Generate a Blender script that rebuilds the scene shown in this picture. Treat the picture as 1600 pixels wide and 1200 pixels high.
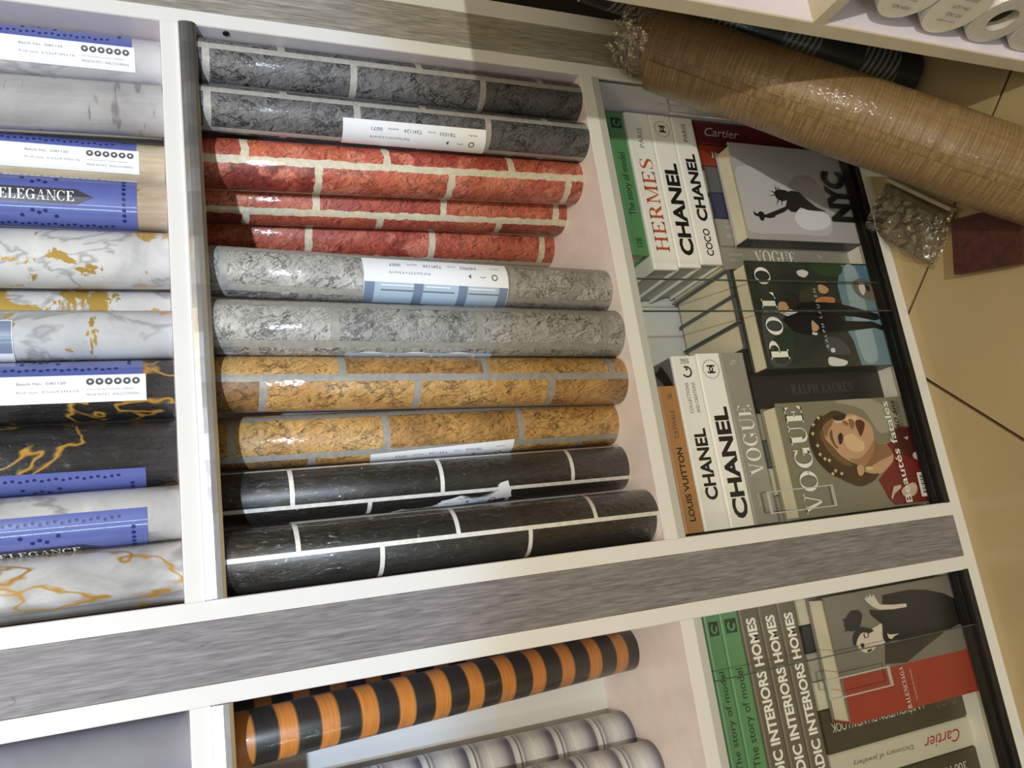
import bpy, bmesh, math, random
from mathutils import Matrix, Vector

for o in list(bpy.data.objects):
    bpy.data.objects.remove(o, do_unlink=True)
SC = bpy.context.scene
COL = SC.collection
random.seed(7)

# ------------------------------------------------------------------ camera
# X runs to the right along the shelves, Y into them, Z up; metres.
cam_d = bpy.data.cameras.new('camera')
cam_d.sensor_fit = 'HORIZONTAL'
cam_d.sensor_width = 36.0
cam_d.lens = 36.0 * 1268.3 / 1600.0
cam_d.clip_start = 0.02
cam = bpy.data.objects.new('camera', cam_d)
COL.objects.link(cam)
right = Vector((-0.140761, -0.371567, -0.917673))
down = Vector((-0.960771, 0.274992, 0.036027))
fwd = Vector((0.238967, 0.886745, -0.395700))
m = Matrix((right, -down, -fwd)).transposed().to_4x4()
m.translation = Vector((0.0, -0.88, 1.0937))
cam.matrix_world = m
SC.camera = cam

# ------------------------------------------------------------------ light
SC.view_settings.view_transform = 'Standard'
SC.view_settings.look = 'None'
SC.view_settings.gamma = 1.0
SC.view_settings.use_curve_mapping = False
SC.view_settings.exposure = 0.25

world = bpy.data.worlds.new('shop_ambient')
SC.world = world
world.use_nodes = True
world.node_tree.nodes['Background'].inputs[0].default_value = (1.0, 0.80, 0.50, 1)
world.node_tree.nodes['Background'].inputs[1].default_value = 0.13


def lamp(name, kind, loc, target, power, color, size=0.1, size_y=None, spot=None, blend=0.2):
    d = bpy.data.lights.new(name, kind)
    d.energy = power
    d.color = color
    if kind == 'AREA':
        d.shape = 'RECTANGLE' if size_y else 'DISK'
        d.size = size
        if size_y:
            d.size_y = size_y
    else:
        d.shadow_soft_size = size
    if spot:
        d.spot_size = math.radians(spot)
        d.spot_blend = blend
    o = bpy.data.objects.new(name, d)
    o.location = loc
    o.rotation_euler = (Vector(target) - Vector(loc)).to_track_quat('-Z', 'Y').to_euler()
    COL.objects.link(o)
    return o


# ceiling lamps of the shop: cool lamp some metres in front; warm area is added fill
lamp('ceiling_lamp', 'AREA', (-0.25, -3.5, 2.51), (0.2, 0.0, 0.8), 56, (1.0, 0.98, 0.87), 0.07)
lamp('cool_spotlight', 'SPOT', (-0.55, -3.5, 2.52), (0.2, 0.0, 1.75), 320, (0.46, 0.66, 1.0), 0.05, spot=30, blend=0.14)
lamp('warm_ambient_fill', 'AREA', (0.0, -1.8, 2.7), (0.1, -0.7, 0.0), 25, (1.0, 0.80, 0.47), 2.0, 1.2)
# cool strips added for roll highlights, far to the left behind the viewer
lamp('left_highlight_strip', 'AREA', (-4.2, -4.4, 1.45), (0.3, 0.0, 1.2), 26, (0.80, 0.97, 1.0), 0.18, 1.9)
lamp('front_highlight_strip', 'AREA', (-2.4, -5.2, 1.75), (0.3, 0.0, 1.2), 13, (0.82, 0.96, 1.0), 0.15, 1.3)
SC.cycles.transparent_max_bounces = 24

# ------------------------------------------------------------------ helpers


def lin(c):
    return tuple(((x / 255.0) / 12.92 if x / 255.0 <= 0.04045 else ((x / 255.0 + 0.055) / 1.055) ** 2.4) for x in c) + (1.0,)


MATS = {}


def new_mat(name):
    m_ = bpy.data.materials.new(name)
    m_.use_nodes = True
    nt = m_.node_tree
    return m_, nt, nt.nodes['Principled BSDF']


def nd(nt, kind, **kw):
    n = nt.nodes.new(kind)
    for k, v in kw.items():
        if k.startswith('i_'):
            key = k[2:]
            n.inputs[int(key) if key.isdigit() else key.replace('_', ' ')].default_value = v
        else:
            setattr(n, k, v)
    return n


def ramp(nt, stops, interp='LINEAR'):
    r = nt.nodes.new('ShaderNodeValToRGB')
    r.color_ramp.interpolation = interp
    el = r.color_ramp.elements
    while len(el) < len(stops):
        el.new(0.5)
    for e, (p, c) in zip(el, stops):
        e.position = p
        e.color = c if len(c) == 4 else lin(c)
    return r


def G(v):
    return (v, v, v, 1.0)


def mix(nt, kind, fac, a, b):
    n = nt.nodes.new('ShaderNodeMix')
    n.data_type = 'RGBA'
    n.blend_type = kind
    n.clamp_factor = True
    for sock, val in ((n.inputs[0], fac), (n.inputs[6], a), (n.inputs[7], b)):
        if isinstance(val, bpy.types.NodeSocket):
            nt.links.new(val, sock)
        else:
            sock.default_value = val
    return n.outputs[2]


def math_n(nt, op, a, b=0.0):
    n = nt.nodes.new('ShaderNodeMath')
    n.operation = op
    for sock, val in ((n.inputs[0], a), (n.inputs[1], b)):
        if isinstance(val, bpy.types.NodeSocket):
            nt.links.new(val, sock)
        else:
            sock.default_value = val
    return n.outputs[0]


def flat(name, rgb, rough=0.5, metal=0.0, coat=0.0, noise=0.0, nscale=30.0, bump=0.0, bscale=200.0, spec=0.5):
    """plain painted or printed surface with a little tonal variation"""
    if name in MATS:
        return MATS[name]
    m_, nt, p = new_mat(name)
    p.inputs['Base Color'].default_value = lin(rgb)
    p.inputs['Roughness'].default_value = rough
    p.inputs['Metallic'].default_value = metal
    p.inputs['Coat Weight'].default_value = coat
    p.inputs['Coat Roughness'].default_value = 0.08
    p.inputs['Specular IOR Level'].default_value = spec
    tc = nd(nt, 'ShaderNodeTexCoord')
    if noise:
        n = nd(nt, 'ShaderNodeTexNoise', i_Scale=nscale, i_Detail=4.0)
        nt.links.new(tc.outputs['Object'], n.inputs['Vector'])
        r = ramp(nt, [(0.3, G(1 - noise)), (0.7, G(1 + noise * 0.3))])
        nt.links.new(n.outputs['Fac'], r.inputs[0])
        c = mix(nt, 'MULTIPLY', 1.0, lin(rgb), r.outputs[0])
        nt.links.new(c, p.inputs['Base Color'])
    if bump:
        n2 = nd(nt, 'ShaderNodeTexNoise', i_Scale=bscale, i_Detail=3.0)
        nt.links.new(tc.outputs['Object'], n2.inputs['Vector'])
        b = nd(nt, 'ShaderNodeBump', i_Strength=bump, i_Distance=0.002)
        nt.links.new(n2.outputs['Fac'], b.inputs['Height'])
        nt.links.new(b.outputs[0], p.inputs['Normal'])
    MATS[name] = m_
    return m_


def wrap_coat(nt, p, uvout, weight=0.5, strength=0.25, seed=0.0):
    """clear cellophane sleeve: a coat layer with fine wrinkles"""
    mp = nd(nt, 'ShaderNodeMapping')
    mp.inputs['Scale'].default_value = (26.0, 60.0, 1.0)
    mp.inputs['Location'].default_value = (seed, seed * 1.7, 0)
    mp.inputs['Rotation'].default_value = (0, 0, 0.35)
    nt.links.new(uvout, mp.inputs['Vector'])
    n = nd(nt, 'ShaderNodeTexNoise', i_Scale=3.0, i_Detail=3.0, i_Roughness=0.55)
    n.inputs['Distortion'].default_value = 1.0
    nt.links.new(mp.outputs[0], n.inputs['Vector'])
    b = nd(nt, 'ShaderNodeBump', i_Strength=strength, i_Distance=0.004)
    nt.links.new(n.outputs['Fac'], b.inputs['Height'])
    nt.links.new(b.outputs[0], p.inputs['Coat Normal'])
    p.inputs['Coat Weight'].default_value = weight
    p.inputs['Coat Roughness'].default_value = 0.07


def uvnode(nt, du=0.0, dv=0.0):
    u = nd(nt, 'ShaderNodeUVMap', uv_map='uv')
    mp = nd(nt, 'ShaderNodeMapping')
    mp.inputs['Location'].default_value = (du, dv, 0)
    nt.links.new(u.outputs[0], mp.inputs['Vector'])
    return mp.outputs[0]


def brick_mat(name, stops, mortar, um, vm, ms=0.0045, ragged=0.003, crack=0.75, crack_col=(30, 27, 25),
              streak=(1.0, 1.6), patch=None, coat=0.3, wr=0.12, rough=0.55, seed=0.0, fine=0.35, bump=0.4, gscale=60.0):
    """printed brick wallpaper: u runs down the roll, v around it (metres)"""
    m_, nt, p = new_mat(name)
    L = nt.links.new
    # even row above the mortar line vm, odd row below it, joints of the odd row at um + n * 0.177
    raw = uvnode(nt)
    vec = uvnode(nt, 1.77 - um, 1.06 - vm)
    no = nd(nt, 'ShaderNodeTexNoise', i_Scale=90.0, i_Detail=3.0)
    mp0 = nd(nt, 'ShaderNodeMapping')
    mp0.inputs['Location'].default_value = (seed, seed, seed)
    L(raw, mp0.inputs['Vector'])
    L(mp0.outputs[0], no.inputs['Vector'])
    off = nd(nt, 'ShaderNodeVectorMath', operation='SUBTRACT')
    L(no.outputs['Color'], off.inputs[0])
    off.inputs[1].default_value = (0.5, 0.5, 0.5)
    sc = nd(nt, 'ShaderNodeVectorMath', operation='SCALE')
    L(off.outputs[0], sc.inputs[0])
    sc.inputs['Scale'].default_value = ragged
    ad = nd(nt, 'ShaderNodeVectorMath', operation='ADD')
    L(vec, ad.inputs[0])
    L(sc.outputs[0], ad.inputs[1])
    br = nd(nt, 'ShaderNodeTexBrick', offset=0.5, offset_frequency=2, squash=1.0)
    br.inputs['Scale'].default_value = 1.0
    br.inputs['Brick Width'].default_value = 0.177
    br.inputs['Row Height'].default_value = 0.053
    br.inputs['Mortar Size'].default_value = ms
    br.inputs['Mortar Smooth'].default_value = 0.12
    br.inputs['Bias'].default_value = 0.0
    br.inputs['Color1'].default_value = (0, 0, 0, 1)
    br.inputs['Color2'].default_value = (1, 1, 1, 1)
    br.inputs['Mortar'].default_value = (0.5, 0.5, 0.5, 1)
    L(ad.outputs[0], br.inputs['Vector'])
    # brick tone: one value per brick plus mottling
    big = nd(nt, 'ShaderNodeTexNoise', i_Scale=22.0, i_Detail=5.0, i_Roughness=0.6)
    L(mp0.outputs[0], big.inputs['Vector'])
    t = math_n(nt, 'ADD', math_n(nt, 'MULTIPLY', br.outputs['Color'], 0.5), math_n(nt, 'MULTIPLY', big.outputs['Fac'], 0.5))
    col = ramp(nt, stops)
    L(t, col.inputs[0])
    c = col.outputs[0]
    if patch:
        pn = nd(nt, 'ShaderNodeTexNoise', i_Scale=28.0, i_Detail=3.0)
        mpp = nd(nt, 'ShaderNodeMapping')
        mpp.inputs['Location'].default_value = (3 + seed, 1, 0)
        L(raw, mpp.inputs['Vector'])
        L(mpp.outputs[0], pn.inputs['Vector'])
        pr = ramp(nt, [(0.52, G(0)), (0.62, G(1))])
        L(pn.outputs['Fac'], pr.inputs[0])
        c = mix(nt, 'MIX', pr.outputs[0], c, lin(patch))
    # cracks and pits of the photographed brick: printed relief, lit from the upper left
    mp1 = nd(nt, 'ShaderNodeMapping')
    mp1.inputs['Scale'].default_value = (streak[0], streak[1], 1)
    mp1.inputs['Rotation'].default_value = (0, 0, -0.5)
    mp1.inputs['Location'].default_value = (seed * 3, 0, 0)
    L(raw, mp1.inputs['Vector'])

    def grain(dx, dy):
        ofs = nd(nt, 'ShaderNodeVectorMath', operation='ADD')
        L(mp1.outputs[0], ofs.inputs[0])
        ofs.inputs[1].default_value = (dx, dy, 0)
        g_ = nd(nt, 'ShaderNodeTexNoise', i_Scale=gscale, i_Detail=7.0, i_Roughness=0.68)
        g_.inputs['Distortion'].default_value = 0.55
        L(ofs.outputs[0], g_.inputs['Vector'])
        return g_
    cr = grain(0, 0)
    cr2 = grain(-0.0011, 0.0012)
    em = math_n(nt, 'SUBTRACT', cr.outputs['Fac'], cr2.outputs['Fac'])
    fr = ramp(nt, [(0.30, G(max(0.04, 1 - 1.5 * fine))), (0.5, G(1.0)), (0.70, G(1 + 0.65 * fine))])
    L(math_n(nt, 'ADD', math_n(nt, 'MULTIPLY', em, 1.5), 0.5), fr.inputs[0])
    c = mix(nt, 'MULTIPLY', 1.0, c, fr.outputs[0])
    # long dark cracks running diagonally, only in places
    ck = nd(nt, 'ShaderNodeTexNoise', i_Scale=34.0, i_Detail=6.0, i_Roughness=0.62)
    ck.inputs['Distortion'].default_value = 0.5
    L(mp1.outputs[0], ck.inputs['Vector'])
    rd = math_n(nt, 'ABSOLUTE', math_n(nt, 'SUBTRACT', ck.outputs['Fac'], 0.48))
    crr = ramp(nt, [(0.008, G(1)), (0.030, G(0))])
    L(rd, crr.inputs[0])
    sel = nd(nt, 'ShaderNodeTexNoise', i_Scale=20.0, i_Detail=2.0)
    L(raw, sel.inputs['Vector'])
    sr = ramp(nt, [(0.40, G(0)), (0.56, G(1))])
    L(sel.outputs['Fac'], sr.inputs[0])
    pit = ramp(nt, [(0.30, G(1)), (0.38, G(0))])
    L(cr.outputs['Fac'], pit.inputs[0])
    dk = math_n(nt, 'MAXIMUM', math_n(nt, 'MULTIPLY', crr.outputs[0], sr.outputs[0]), pit.outputs[0])
    c = mix(nt, 'MIX', math_n(nt, 'MULTIPLY', dk, crack), c, lin(crack_col))
    mo = mix(nt, 'MULTIPLY', 1.0, lin(mortar), ramp_noise(nt, raw, 140.0, 0.14))
    c = mix(nt, 'MIX', br.outputs['Fac'], c, mo)
    L(c, p.inputs['Base Color'])
    p.inputs['Roughness'].default_value = rough
    inv = math_n(nt, 'SUBTRACT', 1.0, br.outputs['Fac'])
    h = math_n(nt, 'MULTIPLY', inv, math_n(nt, 'ADD', cr.outputs['Fac'], 0.3))
    b = nd(nt, 'ShaderNodeBump', i_Strength=bump, i_Distance=0.0015)
    L(h, b.inputs['Height'])
    L(b.outputs[0], p.inputs['Normal'])
    wrap_coat(nt, p, raw, coat, wr, seed)
    return m_


def ramp_noise(nt, vec, scale, amp):
    n = nd(nt, 'ShaderNodeTexNoise', i_Scale=scale, i_Detail=4.0)
    nt.links.new(vec, n.inputs['Vector'])
    r = ramp(nt, [(0.3, G(1 - amp)), (0.7, G(1 + amp))])
    nt.links.new(n.outputs['Fac'], r.inputs[0])
    return r.outputs[0]


def marble_mat(name, base, dark, vein=(90, 90, 95), vein_amt=0.5, vein_scale=9.0, vein_w=0.03, gold=None, gold_lo=0.60, gold_scale=16.0,
               drips=False, streaks=0.0, coat=0.6, wr=0.2, seed=0.0, gold_vein=0.0, rough=0.4):
    """printed marble wallpaper under cellophane"""
    m_, nt, p = new_mat(name)
    L = nt.links.new
    raw = uvnode(nt)
    off = uvnode(nt, seed * 1.3, seed * 0.7)
    n1 = nd(nt, 'ShaderNodeTexNoise', i_Scale=14.0, i_Detail=6.0, i_Roughness=0.6)
    n1.inputs['Distortion'].default_value = 0.6
    L(off, n1.inputs['Vector'])
    r1 = ramp(nt, [(0.3, lin(dark)), (0.62, lin(base))])
    L(n1.outputs['Fac'], r1.inputs[0])
    c = r1.outputs[0]
    if streaks:
        mp = nd(nt, 'ShaderNodeMapping')
        mp.inputs['Scale'].default_value = (3.0, 60.0, 1)
        L(off, mp.inputs['Vector'])
        c = mix(nt, 'MULTIPLY', 1.0, c, ramp_noise(nt, mp.outputs[0], 4.0, streaks))
    # veins: ridges of a distorted noise

    def ridge(scale, width, rot, dist, sd):
        mp_ = nd(nt, 'ShaderNodeMapping')
        mp_.inputs['Rotation'].default_value = (0, 0, rot)
        mp_.inputs['Scale'].default_value = (1.0, 1.9, 1)
        mp_.inputs['Location'].default_value = (sd, sd * 0.37, 0)
        L(off, mp_.inputs['Vector'])
        n_ = nd(nt, 'ShaderNodeTexNoise', i_Scale=scale, i_Detail=4.0, i_Roughness=0.55)
        n_.inputs['Distortion'].default_value = dist
        L(mp_.outputs[0], n_.inputs['Vector'])
        a_ = math_n(nt, 'ABSOLUTE', math_n(nt, 'SUBTRACT', n_.outputs['Fac'], 0.5))
        r_ = ramp(nt, [(0.0, G(1)), (width, G(0))])
        L(a_, r_.inputs[0])
        return r_.outputs[0]
    if vein_amt:
        v = ridge(vein_scale, vein_w, 0.7, 0.7, 1.0)
        c = mix(nt, 'MIX', math_n(nt, 'MULTIPLY', v, vein_amt), c, lin(vein))
    metal = None
    if gold:
        g = nd(nt, 'ShaderNodeTexNoise', i_Scale=gold_scale, i_Detail=7.0, i_Roughness=0.68)
        g.inputs['Distortion'].default_value = 0.5
        mpg = nd(nt, 'ShaderNodeMapping')
        mpg.inputs['Location'].default_value = (5.1 + seed, 2.2, 0)
        L(off, mpg.inputs['Vector'])
        L(mpg.outputs[0], g.inputs['Vector'])
        gr = ramp(nt, [(gold_lo, G(0)), (gold_lo + 0.015, G(1))])
        L(g.outputs['Fac'], gr.inputs[0])
        gm = gr.outputs[0]
        if gold_vein:
            gm = math_n(nt, 'MAXIMUM', gm, ridge(4.0, gold_vein, -0.6, 0.3, 4.0))
        c = mix(nt, 'MIX', gm, c, lin(gold))
        metal = math_n(nt, 'MULTIPLY', gm, 0.45)
        L(metal, p.inputs['Metallic'])
    elif gold_vein:
        gm = ridge(4.5, gold_vein, -0.6, 0.35, 4.0)
        c = mix(nt, 'MIX', gm, c, lin((196, 146, 52)))
    if drips:
        mp = nd(nt, 'ShaderNodeMapping')
        mp.inputs['Scale'].default_value = (60.0, 14.0, 1)
        L(off, mp.inputs['Vector'])
        n2 = nd(nt, 'ShaderNodeTexNoise', i_Scale=1.4, i_Detail=3.0)
        L(mp.outputs[0], n2.inputs['Vector'])
        r2 = ramp(nt, [(0.60, G(0)), (0.66, G(0.6))])
        L(n2.outputs['Fac'], r2.inputs[0])
        c = mix(nt, 'MIX', r2.outputs[0], c, lin((96, 94, 92)))
    L(c, p.inputs['Base Color'])
    p.inputs['Roughness'].default_value = rough
    wrap_coat(nt, p, raw, coat, wr, seed)
    return m_


def ring_mat(name, period, phase, stops, grain=0.2, coat=0.4, interp='CONSTANT'):
    """stripes that run around the roll"""
    m_, nt, p = new_mat(name)
    L = nt.links.new
    raw = uvnode(nt)
    sp = nd(nt, 'ShaderNodeSeparateXYZ')
    L(raw, sp.inputs[0])
    f = math_n(nt, 'FRACT', math_n(nt, 'DIVIDE', math_n(nt, 'ADD', sp.outputs[0], 1.0 * period * 20 - phase), period))
    r = ramp(nt, stops, interp)
    L(f, r.inputs[0])
    mp = nd(nt, 'ShaderNodeMapping')
    mp.inputs['Scale'].default_value = (300.0, 14.0, 1)
    L(raw, mp.inputs['Vector'])
    c = mix(nt, 'MULTIPLY', 1.0, r.outputs[0], ramp_noise(nt, mp.outputs[0], 1.5, grain))
    L(c, p.inputs['Base Color'])
    p.inputs['Roughness'].default_value = 0.4
    wrap_coat(nt, p, raw, coat, 0.1, 2.0)
    return m_


def wood_mat(name, a, b, axis='Z'):
    m_, nt, p = new_mat(name)
    L = nt.links.new
    tc = nd(nt, 'ShaderNodeTexCoord')
    mp = nd(nt, 'ShaderNodeMapping')
    mp.inputs['Scale'].default_value = (60.0, 60.0, 3.2) if axis == 'Z' else (1.6, 18, 18)
    L(tc.outputs['Object'], mp.inputs['Vector'])
    n = nd(nt, 'ShaderNodeTexNoise', i_Scale=4.0, i_Detail=8.0, i_Roughness=0.68)
    n.inputs['Distortion'].default_value = 0.7
    L(mp.outputs[0], n.inputs['Vector'])
    r = ramp(nt, [(0.15, lin(b)), (0.55, lin(a)), (0.75, lin(tuple(min(255, x + 16) for x in a)))])
    L(n.outputs['Fac'], r.inputs[0])
    mp2 = nd(nt, 'ShaderNodeMapping')
    mp2.inputs['Scale'].default_value = (220, 220, 14)
    L(tc.outputs['Object'], mp2.inputs['Vector'])
    c = mix(nt, 'MULTIPLY', 1.0, r.outputs[0], ramp_noise(nt, mp2.outputs[0], 3.0, 0.30))
    # long cracks of the rustic print
    mp3 = nd(nt, 'ShaderNodeMapping')
    mp3.inputs['Scale'].default_value = (30, 30, 1.2)
    mp3.inputs['Location'].default_value = (0, 3, 1)
    L(tc.outputs['Object'], mp3.inputs['Vector'])
    n3 = nd(nt, 'ShaderNodeTexNoise', i_Scale=1.6, i_Detail=4.0)
    n3.inputs['Distortion'].default_value = 1.0
    L(mp3.outputs[0], n3.inputs['Vector'])
    a_ = math_n(nt, 'ABSOLUTE', math_n(nt, 'SUBTRACT', n3.outputs['Fac'], 0.5))
    rr = ramp(nt, [(0.0, G(0.45)), (0.006, G(0))])
    L(a_, rr.inputs[0])
    c = mix(nt, 'MIX', rr.outputs[0], c, lin(tuple(int(x * 0.5) for x in b)))
    L(c, p.inputs['Base Color'])
    p.inputs['Roughness'].default_value = 0.5
    bmp = nd(nt, 'ShaderNodeBump', i_Strength=0.25, i_Distance=0.001)
    L(n.outputs['Fac'], bmp.inputs['Height'])
    L(bmp.outputs[0], p.inputs['Normal'])
    return m_


def link(o, parent=None):
    COL.objects.link(o)
    if parent is not None:
        o.parent = parent
    return o


def mesh_obj(name, verts, faces, mats, parent=None, loc=(0, 0, 0), rot=None, smooth=False, uvs=None, midx=None):
    me = bpy.data.meshes.new(name)
    me.from_pydata([tuple(v) for v in verts], [], faces)
    if not isinstance(mats, (list, tuple)):
        mats = [mats]
    for mm in mats:
        me.materials.append(mm)
    if midx:
        for pl, i in zip(me.polygons, midx):
            pl.material_index = i
    if uvs is not None:
        ul = me.uv_layers.new(name='uv')
        for pl in me.polygons:
            for li in pl.loop_indices:
                ul.data[li].uv = uvs(me.loops[li].vertex_index, pl.index)
    if smooth:
        for pl in me.polygons:
            pl.use_smooth = True
    me.update()
    o = bpy.data.objects.new(name, me)
    o.location = loc
    if rot:
        o.rotation_euler = rot
    return link(o, parent)


def empty(name, loc, rot=(0, 0, 0)):
    o = bpy.data.objects.new(name, None)
    o.empty_display_size = 0.02
    o.location = loc
    o.rotation_euler = rot
    return link(o)


def tag(o, label, cat, group=None, kind=None):
    o['label'] = label
    o['category'] = cat
    if group:
        o['group'] = group
    if kind:
        o['kind'] = kind
    return o


def bevel_box_mesh(name, dims, bev, mat):
    bm = bmesh.new()
    bmesh.ops.create_cube(bm, size=1.0)
    for v in bm.verts:
        v.co = Vector((v.co.x * dims[0], v.co.y * dims[1], v.co.z * dims[2]))
    if bev:
        bmesh.ops.bevel(bm, geom=list(bm.edges), offset=min(bev, min(dims) * 0.4), segments=2, profile=0.7, affect='EDGES')
    me = bpy.data.meshes.new(name)
    bm.to_mesh(me)
    bm.free()
    me.materials.append(mat)
    return me


def box(name, lo, hi, mat, parent=None, bev=0.0008):
    """box between world corners lo and hi; its origin is its centre"""
    lo, hi = Vector(lo), Vector(hi)
    d = hi - lo
    o = bpy.data.objects.new(name, bevel_box_mesh(name, d, bev, mat))
    c = (lo + hi) / 2
    if parent is not None:
        c = c - parent.location
    o.location = c
    return link(o, parent)


# -------- lettering
_TXT = {}


def sans(body, shear=0.0, bold=0.0):
    """2-D triangles of a text in the built-in face, scaled to cap height 1, starting at x = 0"""
    key = (body, shear, bold)
    if key in _TXT:
        return _TXT[key]
    cu = bpy.data.curves.new('lettering', 'FONT')
    cu.body = body
    cu.size = 1.0
    cu.resolution_u = 3
    cu.shear = shear
    cu.offset = bold
    ob = bpy.data.objects.new('lettering_tmp', cu)
    COL.objects.link(ob)
    dg = bpy.context.evaluated_depsgraph_get()
    me = bpy.data.meshes.new_from_object(ob.evaluated_get(dg))
    vs = [(v.co.x, v.co.y) for v in me.vertices]
    fs = [tuple(p_.vertices) for p_ in me.polygons]
    bpy.data.objects.remove(ob)
    bpy.data.curves.remove(cu)
    bpy.data.meshes.remove(me)
    if not vs:
        return [], [], 0.0
    x0 = min(v[0] for v in vs)
    y1 = 0.729
    vs = [((x - x0) / y1, y / y1) for x, y in vs]
    out = (vs, fs, max(v[0] for v in vs))
    _TXT[key] = out
    return out


def _ring(cx, cy, rx, ry, ix, iy, a0, a1, n=20, dx=0.0):
    """band between two ellipses from angle a0 to a1 (degrees)"""
    po, pi = [], []
    for k in range(n + 1):
        a = math.radians(a0 + (a1 - a0) * k / n)
        po.append((cx + rx * math.cos(a), cy + ry * math.sin(a)))
        pi.append((cx + dx + ix * math.cos(a), cy + iy * math.sin(a)))
    return [[po[k], po[k + 1], pi[k + 1], pi[k]] for k in range(n)]


def _bx(x0, y0, x1, y1):
    return [[(x0, y0), (x1, y0), (x1, y1), (x0, y1)]]


def _stroke(pts, wid):
    out = []
    q = []
    for i, p_ in enumerate(pts):
        a = pts[max(0, i - 1)]
        b = pts[min(len(pts) - 1, i + 1)]
        dx, dy = b[0] - a[0], b[1] - a[1]
        l = math.hypot(dx, dy) or 1
        q.append(((p_[0] - dy / l * wid[i], p_[1] + dx / l * wid[i]), (p_[0] + dy / l * wid[i], p_[1] - dx / l * wid[i])))
    for a, b in zip(q, q[1:]):
        out.append([a[0], b[0], b[1], a[1]])
    return out


def serif_glyph(ch, k=0.18, t=0.04):
    s = t
    stem = lambda x: _bx(x, 0, x + k, 1) + _bx(x - 0.09, 0, x + k + 0.09, s) + _bx(x - 0.09, 1 - s, x + k + 0.09, 1)
    thin = lambda x: _bx(x, 0, x + t, 1) + _bx(x - 0.11, 0, x + t + 0.11, s) + _bx(x - 0.11, 1 - s, x + t + 0.11, 1)
    if ch == 'V':
        return [[(.08, 1), (.28, 1), (.53, 0), (.44, 0)], [(.72, 1), (.77, 1), (.53, 0), (.48, 0)]] + _bx(0, 1 - s, .38, 1) + _bx(.60, 1 - s, .88, 1), .86
    if ch == 'A':
        return [[(.43, 1), (.52, 1), (.80, 0), (.60, 0)], [(.43, 1), (.48, 1), (.16, 0), (.11, 0)]] + _bx(0, 0, .28, s) + _bx(.52, 0, .90, s) + _bx(.24, .32, .64, .32 + s), .90
    if ch == 'O':
        return _ring(.46, .5, .45, .52, .27, .48, 0, 360, 32), .94
    if ch == 'C':
        return _ring(.46, .5, .45, .52, .27, .48, 38, 322, 28) + _bx(.78, .70, .82, 1), .88
    if ch == 'G':
        return _ring(.46, .5, .45, .52, .27, .48, 38, 322, 28) + _bx(.66, .04, .66 + k, .44) + _bx(.56, .42, .92, .42 + s) + _bx(.78, .72, .82, 1), .96
    if ch == 'U':
        return _bx(.1, .32, .1 + k, 1) + _bx(0, 1 - s, .38, 1) + _bx(.72, .32, .72 + t, 1) + _bx(.60, 1 - s, .88, 1) + _ring(.43, .33, .33, .35, .24, .29, 180, 360, 16, 0.05), .88
    if ch == 'E':
        return stem(.1) + _bx(.28, 1 - s, .74, 1) + _bx(.28, 0, .78, s) + _bx(.28, .5 - s / 2, .52, .5 + s / 2) + [[(.74, .72), (.74, 1), (.56, 1)], [(.78, .30), (.78, 0), (.56, 0)], [(.54, .34), (.54, .66), (.44, .5)]], .82
    if ch == 'L':
        return stem(.1) + _bx(.28, 0, .74, s) + [[(.74, .34), (.74, 0), (.52, 0)]], .76
    if ch == 'I':
        return stem(.1), .42
    if ch == 'P':
        return stem(.1) + _bx(.28, 1 - s, .44, 1) + _bx(.28, .46, .44, .46 + s) + _ring(.42, .73, .36, .27, .18, .23, -90, 90, 14), .80
    if ch == 'R':
        return stem(.1) + _bx(.28, 1 - s, .44, 1) + _bx(.28, .46, .44, .46 + s) + _ring(.42, .73, .34, .27, .16, .23, -90, 90, 14) + [[(.38, .48), (.58, .48), (.90, 0), (.68, 0)]], .92
    if ch == 'B':
        return stem(.1) + _bx(.28, 1 - s, .44, 1) + _bx(.28, .5, .44, .5 + s) + _bx(.28, 0, .44, s) + _ring(.42, .76, .30, .24, .14, .21, -90, 90, 12) + _ring(.42, .26, .38, .27, .19, .23, -90, 90, 12), .84
    if ch == 'D':
        return stem(.1) + _bx(.28, 1 - s, .42, 1) + _bx(.28, 0, .42, s) + _ring(.40, .5, .48, .5, .28, .46, -90, 90, 18), .92
    if ch == 'H':
        return stem(.1) + stem(.70) + _bx(.2, .48, .8, .48 + s), 1.0
    if ch == 'N':
        return thin(.14) + thin(.82) + [[(.08, 1), (.28, 1), (.86, 0), (.78, 0)]], .98
    if ch == 'M':
        return thin(.12) + stem(.92) + [[(.10, 1), (.28, 1), (.64, .04), (.56, .04)], [(.94, 1), (1.0, 1), (.64, .04), (.58, .04)]], 1.2
    if ch == 'S':
        return _stroke([(.64, .80), (.56, .92), (.40, .985), (.24, .95), (.14, .83), (.16, .69), (.32, .57), (.50, .45), (.64, .32), (.64, .15), (.52, .045), (.34, .012), (.18, .07), (.08, .22)],
                       [.02, .02, .022, .04, .07, .085, .095, .095, .085, .065, .035, .022, .02, .02]) + _bx(.62, .74, .66, 1) + _bx(.06, 0, .10, .28), .74
    return [], .4


def serif(body, k=0.18, t=0.04, gap=0.08):
    vs, fs, x = [], [], 0.0
    for ch in body:
        polys, w = serif_glyph(ch, k, t)
        for pl in polys:
            n = len(vs)
            vs += [(x + a, b) for a, b in pl]
            fs.append(tuple(range(n, n + len(pl))))
        x += w + gap
    return vs, fs, x - gap


def lettering(name, glyphs, place, mat, parent):
    """glyphs: (verts, faces, width) with cap height 1; place maps (x, y) to a local point"""
    vs, fs, w = glyphs
    return mesh_obj(name, [place(x, y, w) for x, y in vs], fs, mat, parent)


def on_plane(o, ex, ey, length, height, center=False):
    o, ex, ey = Vector(o), Vector(ex), Vector(ey)
    return lambda x, y, w: o + ex * (x / w * length) + ey * (y * height)


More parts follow.
